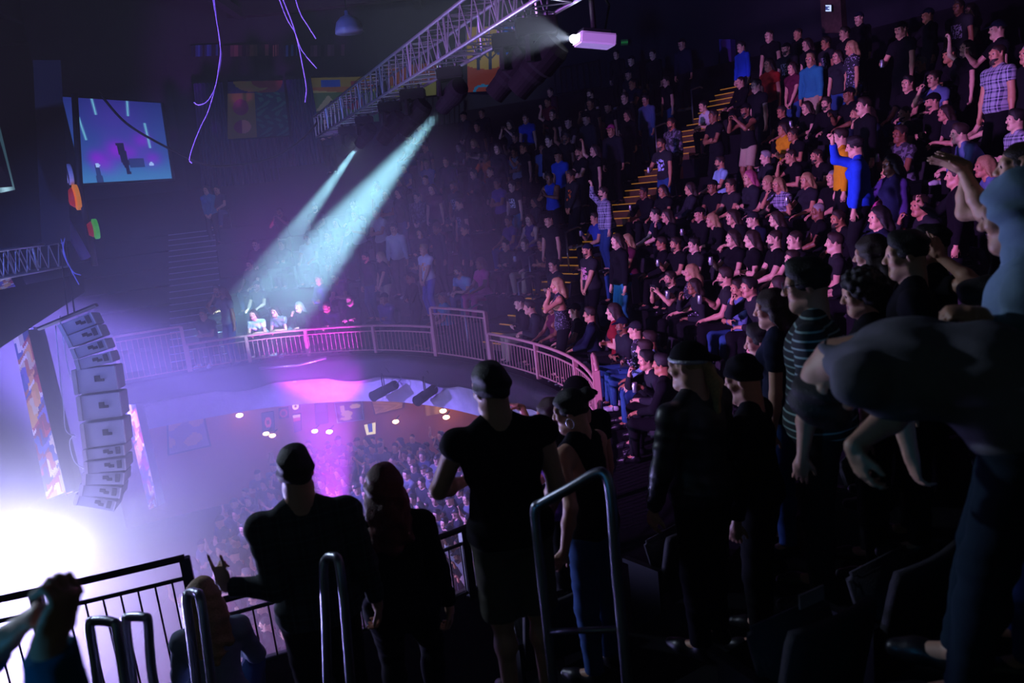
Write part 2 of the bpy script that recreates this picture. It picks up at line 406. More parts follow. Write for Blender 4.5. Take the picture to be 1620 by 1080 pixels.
# ------------------------------------------------------------------ signed-distance body builder
V3 = lambda *a: np.array(a, float)
def nz(v): v = np.asarray(v, float); return v / (np.linalg.norm(v) + 1e-12)
class SDF:
    """smooth union of rounded cones and ellipsoids, meshed as one continuous surface (surface nets)"""
    def __init__(s): s.p = []
    def rc(s, a, b, ra, rb, k=.02, m=None, op='u'): s.p.append(('rc', np.asarray(a, float), np.asarray(b, float), ra, rb, k, m, op)); return s   # m: optional (point, normal) that ends this limb flat
    def ell(s, c, r, R=None, k=.02, m=None, op='u'): s.p.append(('el', np.asarray(c, float), np.asarray(r, float), np.eye(3) if R is None else R, 0, k, m, op)); return s
    def sph(s, c, r, k=.02, m=None, op='u'): return s.rc(c, c, r, r, k, m, op)
    def cut(s, p, n, near=None, rad=9): s.p.append(('cut', np.asarray(p, float), nz(n), near, rad, 0, 0, 'c')); return s
    def bounds(s):
        lo, hi = np.full(3, 1e9), np.full(3, -1e9)
        for q in s.p:
            if q[7] != 'u': continue
            if q[0] == 'rc':
                for e, r in ((q[1], q[3]), (q[2], q[4])): lo = np.minimum(lo, e - r); hi = np.maximum(hi, e + r)
            else:
                r = np.sqrt(((q[3].T * q[2][:, None]) ** 2).sum(0)); lo = np.minimum(lo, q[1] - r); hi = np.maximum(hi, q[1] + r)
        return lo, hi
    def mesh(s, h, fine=None, wrinkle=0, name='m', mats=(), mark=None, keep=True):
        lo, hi = s.bounds(); lo = lo - h * 2.5; hi = hi + h * 2.5; ax = []
        for d in range(3):
            if fine is None: a = np.arange(lo[d], hi[d] + h, h)
            else:
                f0, f1, fh = max(lo[d], fine[0][d]), min(hi[d], fine[1][d]), fine[2]
                if f1 <= f0: a = np.arange(lo[d], hi[d] + h, h)
                else: a = np.r_[np.arange(f0 - h, lo[d] - h, -h)[::-1], np.arange(f0, f1, fh), np.arange(f1, hi[d] + h, h)]
            ax.append(a.astype(np.float32))
        X, Y, Z = ax; D = np.full((len(X), len(Y), len(Z)), 1.0, np.float32)
        for kind, a, b, c, r, k, m, op in s.p:
            if kind == 'cut':
                if c is None: sl = (slice(None),) * 3
                else: sl = tuple(slice(*np.searchsorted(ax[d], (c[d] - r, c[d] + r))) for d in range(3))
                x, y, z = X[sl[0]][:, None, None], Y[sl[1]][None, :, None], Z[sl[2]][None, None, :]
                D[sl] = np.maximum(D[sl], (x - a[0]) * b[0] + (y - a[1]) * b[1] + (z - a[2]) * b[2]); continue
            if kind == 'rc': l = np.minimum(a - c, b - r); u = np.maximum(a + c, b + r)
            else: e = np.sqrt(((c.T * b[:, None]) ** 2).sum(0)); l, u = a - e, a + e
            pad = k + 3 * h
            sl = tuple(slice(*np.searchsorted(ax[d], (l[d] - pad, u[d] + pad))) for d in range(3))
            if min(q.stop - q.start for q in sl) < 1: continue
            x, y, z = X[sl[0]][:, None, None], Y[sl[1]][None, :, None], Z[sl[2]][None, None, :]
            if kind == 'rc':
                ba = b - a; L2 = float(ba @ ba); px, py, pz = x - a[0], y - a[1], z - a[2]
                if L2 < 1e-10: d = np.sqrt(px * px + py * py + pz * pz) - c
                else:
                    L = math.sqrt(L2); sl_ = (c - r) / L; t = (px * ba[0] + py * ba[1] + pz * ba[2]) / L2
                    if abs(sl_) < .95:
                        q2 = np.maximum(px * px + py * py + pz * pz - t * t * L2, 0); t = t + np.sqrt(q2) * (-sl_ / math.sqrt(1 - sl_ * sl_)) / L * -1 * -1
                    t = np.clip(t, 0, 1)
                    d = np.sqrt((px - t * ba[0]) ** 2 + (py - t * ba[1]) ** 2 + (pz - t * ba[2]) ** 2) - (c + (r - c) * t)
            else:
                q = [((x - a[0]) * c[0, i] + (y - a[1]) * c[1, i] + (z - a[2]) * c[2, i]) / b[i] for i in range(3)]
                n = np.sqrt(q[0] ** 2 + q[1] ** 2 + q[2] ** 2); g = np.sqrt((q[0] / b[0]) ** 2 + (q[1] / b[1]) ** 2 + (q[2] / b[2]) ** 2)
                d = n * (n - 1) / np.maximum(g, 1e-6)
            if m is not None: e = nz(m[1]); d = np.maximum(d, (x - m[0][0]) * e[0] + (y - m[0][1]) * e[1] + (z - m[0][2]) * e[2])
            d = d.astype(np.float32); A = D[sl]
            if op == 'u':
                hh = np.maximum(k - np.abs(A - d), 0) / k; D[sl] = np.minimum(A, d) - hh * hh * k * .25
            elif op == 's':
                hh = np.maximum(k - np.abs(A + d), 0) / k; D[sl] = np.maximum(A, -d) + hh * hh * k * .25
        if wrinkle:
            x, y, z = X[:, None, None], Y[None, :, None], Z[None, None, :]
            D += (wrinkle * (np.sin(x * 31 + z * 47 + 3 * np.sin(z * 19)) + np.sin(y * 43 - z * 37 + 2 * np.sin(x * 23)) + .6 * np.sin(z * 83 + x * 21))).astype(np.float32)
        return nets(D, ax, name, mats, mark, keep)
def nets(D, ax, name, mats, mark, keep=True):
    nx, ny, nz_ = D.shape; sg = D < 0
    cn = np.zeros((nx - 1, ny - 1, nz_ - 1), np.uint8)
    for i in (0, 1):
        for j in (0, 1):
            for k in (0, 1): cn += sg[i:nx - 1 + i, j:ny - 1 + j, k:nz_ - 1 + k]
    act = (cn > 0) & (cn < 8); ci = np.argwhere(act); n = len(ci)
    if n == 0: return None
    vid = np.full(act.shape, -1, np.int32); vid[act] = np.arange(n)
    acc = np.zeros((n, 3)); cnt = np.zeros(n)
    crn = [(i, j, k) for i in (0, 1) for j in (0, 1) for k in (0, 1)]
    P = [a.astype(float) for a in ax]
    for a in crn:
        for d in range(3):
            if a[d]: continue
            b = list(a); b[d] = 1
            A = ci + a; B = ci + b
            da = D[A[:, 0], A[:, 1], A[:, 2]].astype(float); db = D[B[:, 0], B[:, 1], B[:, 2]].astype(float)
            w = (da < 0) != (db < 0); t = da[w] / (da[w] - db[w])
            pa = np.c_[P[0][A[w, 0]], P[1][A[w, 1]], P[2][A[w, 2]]]; pb = np.c_[P[0][B[w, 0]], P[1][B[w, 1]], P[2][B[w, 2]]]
            acc[w] += pa + (pb - pa) * t[:, None]; cnt[w] += 1
    v = acc / cnt[:, None]; F_ = []
    for d in range(3):
        a0 = [slice(None)] * 3; a1 = [slice(None)] * 3; a0[d] = slice(0, -1); a1[d] = slice(1, None)
        s0, s1 = sg[tuple(a0)], sg[tuple(a1)]; e = np.argwhere(s0 != s1); o1, o2 = (d + 1) % 3, (d + 2) % 3
        ok = (e[:, o1] > 0) & (e[:, o2] > 0) & (e[:, o1] < D.shape[o1] - 1) & (e[:, o2] < D.shape[o2] - 1); e = e[ok]
        q = []
        for u, w in ((1, 1), (0, 1), (0, 0), (1, 0)):
            c = e.copy(); c[:, o1] -= u; c[:, o2] -= w; q.append(vid[c[:, 0], c[:, 1], c[:, 2]])
        q = np.stack(q, 1); fl = ~s0[e[:, 0], e[:, 1], e[:, 2]]; q[fl] = q[fl][:, ::-1]; F_.append(q)
    f = np.concatenate(F_)
    if keep:                                              # keep the largest connected surface only
        lab = np.arange(n)
        for _ in range(200):
            m = lab[f].min(1); new = lab.copy()
            for c in range(4): np.minimum.at(new, f[:, c], m)
            new = new[new]
            if (new == lab).all(): break
            lab = new
        big = np.bincount(lab).argmax(); fm = lab[f[:, 0]] == big; f = f[fm]
        used = np.unique(f); mp = np.full(n, -1); mp[used] = np.arange(len(used)); v = v[used]; f = mp[f]
    me = bpy.data.meshes.new(name)
    me.vertices.add(len(v)); me.vertices.foreach_set('co', v.astype(np.float32).ravel())
    me.loops.add(f.size); me.loops.foreach_set('vertex_index', f.astype(np.int32).ravel())
    me.polygons.add(len(f)); me.polygons.foreach_set('loop_start', np.arange(0, f.size, 4, dtype=np.int32))
    for m in mats: me.materials.append(m)
    if mark is not None:
        me.polygons.foreach_set('material_index', mark(v[f].mean(1)).astype(np.int32))
    me.update(calc_edges=True); me.shade_smooth(); return me
# ------------------------------------------------------------------ poses
def ik(a, c, l1, l2, hint):
    a, c = np.asarray(a, float), np.asarray(c, float); d = c - a; L = np.linalg.norm(d); u = d / L
    if L > (l1 + l2) * .999: L = (l1 + l2) * .999; c = a + u * L
    x = (l1 * l1 - l2 * l2 + L * L) / (2 * L); h = math.sqrt(max(l1 * l1 - x * x, 0))
    p = np.asarray(hint, float); p = nz(p - u * (p @ u)); return a + u * x + p * h, c
class Pose: pass
def rotm(yaw=0, pitch=0, roll=0):
    """yaw>0 turns left, pitch>0 nods down, roll tilts; columns = right, forward, up"""
    return np.array(Matrix.Rotation(yaw, 3, 'Z') @ Matrix.Rotation(-pitch, 3, 'X') @ Matrix.Rotation(roll, 3, 'Y'))
def pose(seat=False, lean=0.05, lean2=None, twist=0, side=0, head=(0, 0, 0), hands=None, sh=1.0, bw=1.0, bd=1.0, female=False, feet=None, pelz=None, spread=.1, rest=True, curl=None):
    """a body facing +Y, its feet at the origin (or its seat front above it); hands: {'l'|'r': (target, finger direction, palm normal, elbow hint, finger curls)}"""
    q = Pose(); q.bw, q.bd, q.female, q.seat = bw, bd, female, seat
    pz = pelz if pelz else (.50 if seat else .955)
    q.pel = V3(0, -.02 if not seat else -.05, pz)
    B = rotm(0, lean, side); T = rotm(twist, lean if lean2 is None else lean2, side)
    q.B, q.T = B, T; q.u, q.f, q.r = B[:, 2], B[:, 1], B[:, 0]
    q.waist = q.pel + q.u * .15; q.chest = q.waist + T[:, 2] * .20; q.shc = q.waist + T[:, 2] * .335; q.nb = q.waist + T[:, 2] * .392 - T[:, 1] * .012
    sw = (.165 if female else .19) * sh * (1 + (bw - 1) * .5)
    q.sh = {'r': q.shc + T[:, 0] * sw - T[:, 2] * .022, 'l': q.shc - T[:, 0] * sw - T[:, 2] * .022}
    Hm = rotm(*head); q.Hm = Hm
    q.hc = q.nb + T[:, 2] * .05 + Hm[:, 2] * .105 + Hm[:, 1] * .022
    q.hand = {}; q.el = {}; q.wr = {}; q.hd = {}
    hands = hands or {}
    for sd, sg in (('r', 1), ('l', -1)):
        if sd in hands:
            hd = list(hands[sd]) + [None] * 5; tg, fd, pn, hint, cu = hd[:5]
        else:
            tg, fd, pn, hint, cu = (sg * (sw + .075 * bw), .05, pz - .13), (0, .15, -1), (-sg, .1, 0), (sg * .5, -1, 0), (.5, .5, .5, .55, .3)
        fd = nz(fd if fd is not None else (0, 1, 0)); pn = np.asarray(pn if pn is not None else (0, 0, -1), float); pn = nz(pn - fd * (pn @ fd))
        hint = hint if hint is not None else (sg * .6, -.6, -.6)
        q.el[sd], q.wr[sd] = ik(q.sh[sd], tg, .285, .255, hint); q.hd[sd] = (fd, pn, sg, cu or (.4, .4, .4, .45, .25))
    q.hip = {'r': q.pel + B[:, 0] * .088 - V3(0, 0, .03), 'l': q.pel - B[:, 0] * .088 - V3(0, 0, .03)}
    q.kn = {}; q.an = {}; q.toe = {}
    for sd, sg in (('r', 1), ('l', -1)):
        if feet and sd in feet: fp = np.asarray(feet[sd], float)
        elif seat: fp = V3(sg * (spread + .03), .40, .085)
        else: fp = V3(sg * spread, 0, .085)
        hint = (sg * .25, 1, .3) if seat else (sg * .1, 1, 0)
        q.kn[sd], q.an[sd] = ik(q.hip[sd], fp, .435, .425, hint)
        q.toe[sd] = q.an[sd] + V3(sg * .03, .15, -.045)
    return q
def add_hand(S, w, fd, pn, sg, cu, k=.008, m=None, g=1.0):
    """palm plus five fingers of unequal length; cu: curl of index, middle, ring, little, thumb (0 straight .. 1 fist)"""
    ac = np.cross(fd, pn) * -sg; ac = nz(ac)                 # towards the thumb side
    R = np.stack([ac, fd, pn], 1)
    S.ell(w + fd * .052, (.041 * g, .056, .0165 * g), R, k=.015, m=m)
    S.rc(w, w + fd * .03, .023, .026, .012, m)
    for i, (off, ln, r) in enumerate(((.030, .078, .0088), (.010, .087, .0092), (-.011, .081, .0088), (-.030, .064, .0078))):
        c = cu[i]; p = w + fd * .092 + ac * off * g; d = fd + ac * off * .9
        for seg, fr_ in enumerate((.45, .31, .24)):
            an = c * (1.15, 1.5, 1.1)[seg]
            d = nz(d * math.cos(an) + pn * math.sin(an)) if seg == 0 else nz(d * math.cos(an) + nz(pn - d * (pn @ d) - 0) * math.sin(an) if abs(pn @ d) < .98 else d * math.cos(an) - fd * math.sin(an))
            if seg and c > .6: d = nz(d - fd * .6 * c)
            e = p + d * ln * fr_; S.rc(p, e, r * (1 - .08 * seg) * g, r * (.94 - .1 * seg) * g, .005, m); p = e
    c = cu[4]; p = w + fd * .03 + ac * .03; d = nz(fd * .75 + ac * (.75 - .6 * c) + pn * (.25 + .5 * c))
    e = p + d * .042; S.rc(p, e, .0145 * g, .0115 * g, .01, m); d2 = nz(d + (fd * .5 - ac * .5 * c + pn * .2 * c)); S.rc(e, e + d2 * .033, .011 * g, .009 * g, .005, m)
def add_head(S, q, detail=1):
    C, R = q.hc, q.Hm; f = q.female; s = .965 if f else 1.0
    w = lambda x, y, z: C + R @ (np.array([x, y, z]) * s)
    S.ell(w(0, -.014, .03), np.array([.0735, .094, .084]) * s, R, k=.03)
    S.ell(w(0, .018, -.038), np.array([.057 if f else .061, .070, .082]) * s, R, k=.035)
    S.rc(w(-.022, .058, -.098), w(.022, .058, -.098), .024 * s, .024 * s, .03)
    S.rc(w(-.05, .0, -.075), w(-.02, .06, -.1), .022, .022, .03); S.rc(w(.05, .0, -.075), w(.02, .06, -.1), .022, .022, .03)
    S.rc(w(-.045, .066, .026), w(.045, .066, .026), .019 * s, .019 * s, .02)
    for sg in (-1, 1):
        S.sph(w(sg * .042, .058, -.022), .026 * s, .02)
        S.sph(w(sg * .031, .096, .006), .0165 * s, .014, op='s')
        S.sph(w(sg * .031, .0745, .006), .0135 * s, .004)
        S.rc(w(sg * .052, .071, .014), w(sg * .014, .085, .019), .006, .006, .008)
        S.ell(w(sg * .073, -.012, .002), (.011, .021, .031), R @ rotm(sg * -.35, -.15), k=.008)
        S.sph(w(sg * .012, .098, -.030), .0095 * s, .008)
    S.rc(w(0, .083, .012), w(0, .106, -.026), .0085 * s, .0125 * s, .012)
    S.rc(w(-.018, .080, -.0575), w(.018, .080, -.0575), .0068, .0068, .006)
    S.rc(w(-.016, .079, -.0705), w(.016, .079, -.0705), .0078, .0078, .006)
    nk = .052 if f else .060
    S.rc(q.nb - q.T[:, 2] * .03, w(0, -.03, -.045), nk * 1.08, nk, .03)
def head_mark(q):
    C, R = q.hc, q.Hm; s = .965 if q.female else 1.0
    e = [C + R @ (np.array([sg * .031, .0745, .006]) * s) for sg in (-1, 1)]; l = C + R @ (np.array([0, .083, -.064]) * s)
    def mk(c):
        out = np.zeros(len(c), int)
        for p in e:
            d = np.linalg.norm(c - p, axis=1); out[d < .0155 * s] = 1
        L = (c - l) @ R; out[(np.abs(L[:, 0]) < .024) & (np.abs(L[:, 2]) < .0125) & (L[:, 1] > -.004)] = 2
        return out
    return mk
def torso(S, q, g=0.0, k=.05):
    bw, bd, f = q.bw, q.bd, q.female; B, T = q.B, q.T; hipw = .168 if f else .160
    S.ell(q.pel + q.u * .01, (hipw * bw + g, .118 * bd + g, .125 + g), B, k=k)
    S.ell(q.waist + B[:, 1] * .03 * (bd - 1), ((.128 if f else .145) * bw + g, .104 * bd * (1 + .35 * max(0, bw - 1)) + g, .15 + g), B, k=k)
    S.ell(q.chest, ((.140 if f else .160) * bw + g, .108 * bd + g, .185 + g), T, k=k)
    S.rc(q.sh['l'] * .86 + q.shc * .14 - T[:, 2] * .006, q.sh['r'] * .86 + q.shc * .14 - T[:, 2] * .006, .054 + g, .054 + g, k)
    S.rc(q.sh['l'] * .72 + q.shc * .28, q.nb + T[:, 2] * .03, .048 + g * .7, .046 + g * .5, .04); S.rc(q.sh['r'] * .72 + q.shc * .28, q.nb + T[:, 2] * .03, .048 + g * .7, .046 + g * .5, .04)
    if f:
        for s in (-1, 1): S.sph(q.chest + T[:, 0] * s * .068 + T[:, 1] * .082 + T[:, 2] * .02, .058 + g * .7, .04)
def body_sdf(q, legs=True):
    S = SDF(); f = .90 if q.female else 1.0; b = .5 + .5 * q.bw
    torso(S, q); add_head(S, q)
    for sd in 'lr':
        S.sph(q.sh[sd], .054 * f * b, .04); S.rc(q.sh[sd], q.el[sd], .050 * f * b, .041 * f * b, .03)
        S.rc(q.el[sd], q.el[sd] * .65 + q.wr[sd] * .35, .041 * f * b, .043 * f * b, .02); S.rc(q.el[sd] * .65 + q.wr[sd] * .35, q.wr[sd], .041 * f * b, .026 * f, .02)
        add_hand(S, q.wr[sd], *q.hd[sd], g=f)
        if legs:
            S.rc(q.hip[sd], q.kn[sd], .085 * b, .055 * f, .04); S.rc(q.kn[sd], q.an[sd], .052 * f, .038, .03)
            S.sph(q.kn[sd] * .68 + q.an[sd] * .32 - nz(q.toe[sd] - q.an[sd]) * .022, .052 * b, .04)
            S.rc(q.an[sd], q.toe[sd], .036, .03, .02)
    return S
def shirt_sdf(q, sleeve=.45, hem=.02, neck=.0, g=.012, tank=False):
    """sleeve: 0..1 short part of the upper arm, 1..2 down the forearm"""
    S = SDF(); f = .90 if q.female else 1.0; b = .5 + .5 * q.bw
    torso(S, q, g)
    S.ell(q.pel + q.u * .03, ((.17) * q.bw + g, .125 * q.bd + g, .14), q.B, k=.05)
    S.cut(q.pel + q.u * (-.06 + hem), -q.u)
    S.cut(q.nb + q.T[:, 2] * (.055 - neck), q.T[:, 2] + q.T[:, 1] * .42, q.nb + q.T[:, 2] * .08, .13)
    S.rc(q.nb + q.T[:, 2] * .015, q.nb + q.T[:, 2] * .12 + q.T[:, 1] * .05, .054 if q.female else .061, .068, .012, op='s')
    if tank:
        for sd, sg in (('l', -1), ('r', 1)): S.cut(q.sh[sd] - q.T[:, 0] * sg * .055, q.T[:, 0] * sg - q.T[:, 2] * .25, q.sh[sd], .16)
        return S
    for sd in 'lr':
        a, e, w = q.sh[sd], q.el[sd], q.wr[sd]; S.sph(a, .054 * f * b + g, .04)
        if sleeve <= 1:
            en = a + (e - a) * sleeve; pl = (en, e - a); S.rc(a - q.T[:, 2] * .004, en + nz(e - a) * .03, .050 * f * b + g, (.050 - .004 * sleeve) * f * b + g, .04, pl)
        else:
            en = e + (w - e) * (sleeve - 1); S.rc(a, e, .053 * f * b + g, .045 * f * b + g, .03); S.rc(e, en + nz(w - e) * .02, .045 * f * b + g, .034 + g * .7, .03, (en, w - e))
    return S
def trouser_sdf(q, length=2.0, g=.012):
    S = SDF(); f = .93 if q.female else 1.0; b = .5 + .5 * q.bw
    S.ell(q.pel + q.u * .0, ((.168 if q.female else .160) * q.bw + g, .118 * q.bd + g, .13), q.B, .05, (q.pel + q.u * .085, q.u))
    for sd in 'lr':
        h, k, a = q.hip[sd], q.kn[sd], q.an[sd]
        if length <= 1:
            en = h + (k - h) * length; S.rc(h, en + nz(k - h) * .05, .092 * b + g, .080 * b + g, .04, (en, k - h))
        else:
            en = k + (a - k) * (length - 1); S.rc(h, k, .088 * b + g, .062 * f + g, .04); S.rc(k, en + nz(a - k) * .03, .06 * f + g, .046 * f + g, .03, (en, a - k)); S.sph(k * .68 + a * .32 - nz(q.toe[sd] - a) * .012, .052 * b + g * .7, .04, (en, a - k))
    return S
def shoe_sdf(q, sd):
    S = SDF(); a, t = q.an[sd], q.toe[sd]; S.rc(a + V3(0, -.035, -.04), t + V3(0, -.02, .005), .042, .04, .03); S.rc(t + V3(0, -.03, .005), t + V3(0, .045, -.002), .042, .034, .03); S.sph(a + V3(0, -.01, 0), .046, .03)
    S.cut(V3(0, 0, a[2] - .082), (0, 0, -1)); return S
# ------------------------------------------------------------------ hair and headwear in the head's own frame
def hair_sdf(kind):
    S = SDF(); I = np.eye(3)
    def cap(g, back=-.02):
        S.ell((0, -.016, .034), (.0735 + g, .094 + g, .086 + g), I, k=.02)
    if kind == 'short':
        cap(.009); S.ell((0, .032, .098), (.056, .046, .028), I, k=.03); S.cut((0, .02, -.03), (0, .58, -1)); S.cut((0, .062, .048), (0, 1, -.55)); 
    elif kind == 'thick':
        cap(.013); S.ell((0, .030, .10), (.058, .05, .036), I, k=.03); S.cut((0, .02, -.04), (0, .55, -1)); S.cut((0, .066, .046), (0, 1, -.5))
    elif kind == 'buzz':
        cap(.004); S.cut((0, .02, -.02), (0, .42, -1)); S.cut((0, .058, .055), (0, 1, -.7))
    elif kind == 'bun':
        cap(.012); S.sph((0, -.125, .075), .042, .02); S.cut((0, .02, -.03), (0, .40, -1)); S.cut((0, .066, .05), (0, 1, -.6))
    elif kind in ('long', 'verylong', 'wavy'):
        L = {'long': -.22, 'verylong': -.36, 'wavy': -.32}[kind]; cap(.014)
        for sg in (-1, 1):
            S.rc((sg * .068, -.012, .04), (sg * .088, -.015, -.10), .03, .034, .03); S.rc((sg * .088, -.015, -.10), (sg * .098, -.02, L * .9), .034, .022, .03)
        S.rc((0, -.075, .0), (0, -.115, -.12), .062, .062, .05); S.rc((0, -.115, -.12), (0, -.135, L), .062, .045, .05)
        for sg in (-1, 1): S.rc((sg * .05, -.07, .0), (sg * .07, -.10, -.12), .045, .045, .04); S.rc((sg * .07, -.10, -.12), (sg * .085, -.12, L * .95), .045, .03, .04)
        if kind == 'wavy':
            for i in range(26):
                a = i * 2.4; zz = -.07 - .26 * (i / 26); rr = .10 + .02 * math.sin(i * 1.7)
                S.sph((rr * math.sin(a), -.055 - abs(rr * math.cos(a)) * .9, zz), .03, .02)
        S.ell((0, .125, -.035), (.066, .10, .13), I, k=.02, op='s'); S.cut((0, .082, .05), (0, 1, -.6))
    elif kind == 'curly':
        cap(.018)
        for i in range(70):
            y = 1 - 2 * (i + .5) / 70; a = i * 2.39996; r = math.sqrt(1 - y * y)
            S.sph((.094 * r * math.cos(a), -.02 + .11 * r * math.sin(a), .03 + .105 * y), .022, .012)
        S.rc((0, -.06, .0), (0, -.07, -.12), .07, .06, .04)
        S.ell((0, .125, -.03), (.064, .095, .12), I, k=.015, op='s'); S.cut((0, .02, -.16), (0, 0, -1)); S.cut((0, .082, .055), (0, 1, -.6))
    elif kind == 'cap':
        cap(.013); S.cut((0, 0, .030), (0, .12, -1)); S.rc((-.035, .085, .046), (.035, .085, .046), .013, .013, .01); S.ell((0, .115, .042), (.066, .062, .008), rotm(0, .18), k=.012); S.sph((0, -.014, .135), .008, .006)
    elif kind == 'cap_back':
        cap(.013); S.cut((0, 0, .030), (0, .12, -1)); S.ell((0, -.135, .032), (.062, .058, .008), rotm(0, -.25), k=.012)
    elif kind == 'beanie':
        cap(.018); S.ell((0, -.02, .10), (.062, .08, .055), I, k=.03); S.cut((0, 0, .022), (0, .3, -1)); 
    elif kind == 'hood':
        S.ell((0, -.03, .02), (.105, .125, .125), I, k=.03); S.rc((0, -.06, -.06), (0, -.05, -.14), .10, .115, .04)
        S.ell((0, .12, -.01), (.072, .13, .105), I, k=.02, op='s')
    elif kind == 'beard':
        S.ell((0, .03, -.060), (.064, .072, .066), I, k=.02); S.rc((-.02, .064, -.11), (.02, .064, -.11), .026, .026, .02)
        S.cut((0, .0, -.050), (0, .12, 1)); S.cut((0, 0, 0), (0, -1, -.25)); S.ell((0, .105, -.063), (.028, .04, .0125), I, k=.006, op='s')
    elif kind == 'longbeard':
        S.ell((0, .03, -.060), (.066, .075, .068), I, k=.02); S.rc((0, .066, -.11), (0, .06, -.18), .036, .018, .02)
        S.cut((0, .0, -.048), (0, .12, 1)); S.cut((0, 0, 0), (0, -1, -.25)); S.ell((0, .105, -.063), (.028, .04, .0125), I, k=.006, op='s')
    elif kind == 'headphones':
        pass
    return S
# ------------------------------------------------------------------ cloth, skin and hair materials (base colour = the object's own colour)
def objcol_mat(name, rough=.85, bump=0, bscale=300, sss=0, var=.12, vscale=40):
    m, nt, b = node_mat(name); N, L = nt.nodes, nt.links
    oi = N.new('ShaderNodeObjectInfo'); b.inputs['Roughness'].default_value = rough
    tc = N.new('ShaderNodeTexCoord'); n = N.new('ShaderNodeTexNoise'); n.inputs['Scale'].default_value = vscale; n.inputs['Detail'].default_value = 3
    L.new(tc.outputs['Object'], n.inputs['Vector'])
    mr = N.new('ShaderNodeMapRange'); mr.inputs[3].default_value = 1 - var; mr.inputs[4].default_value = 1 + var; L.new(n.outputs['Fac'], mr.inputs[0])
    mm = N.new('ShaderNodeMix'); mm.data_type = 'RGBA'; mm.blend_type = 'MULTIPLY'; mm.inputs[0].default_value = 1
    L.new(oi.outputs['Color'], mm.inputs[6]); L.new(mr.outputs[0], mm.inputs[7]); L.new(mm.outputs[2], b.inputs['Base Color'])
    if bump:
        bp = N.new('ShaderNodeBump'); bp.inputs['Strength'].default_value = bump; bp.inputs['Distance'].default_value = .004
        n2 = N.new('ShaderNodeTexNoise'); n2.inputs['Scale'].default_value = bscale; L.new(tc.outputs['Object'], n2.inputs['Vector'])
        L.new(n2.outputs['Fac'], bp.inputs['Height']); L.new(bp.outputs['Normal'], b.inputs['Normal'])
    return m
M['skin'] = objcol_mat('skin', .48, .15, 220, var=.08); M['eye'] = mat('eye', '#2a2226', .2); M['lip'] = mat('lips', '#9a6258', .45)
M['cloth'] = objcol_mat('cloth', .95, .3, 260); M['cloth'].node_tree.nodes['Principled BSDF'].inputs['Specular IOR Level'].default_value = .12; M['hair'] = objcol_mat('hair', .62, 1.0, 160, var=.5, vscale=90); M['leather'] = objcol_mat('leather', .4, .2, 90)
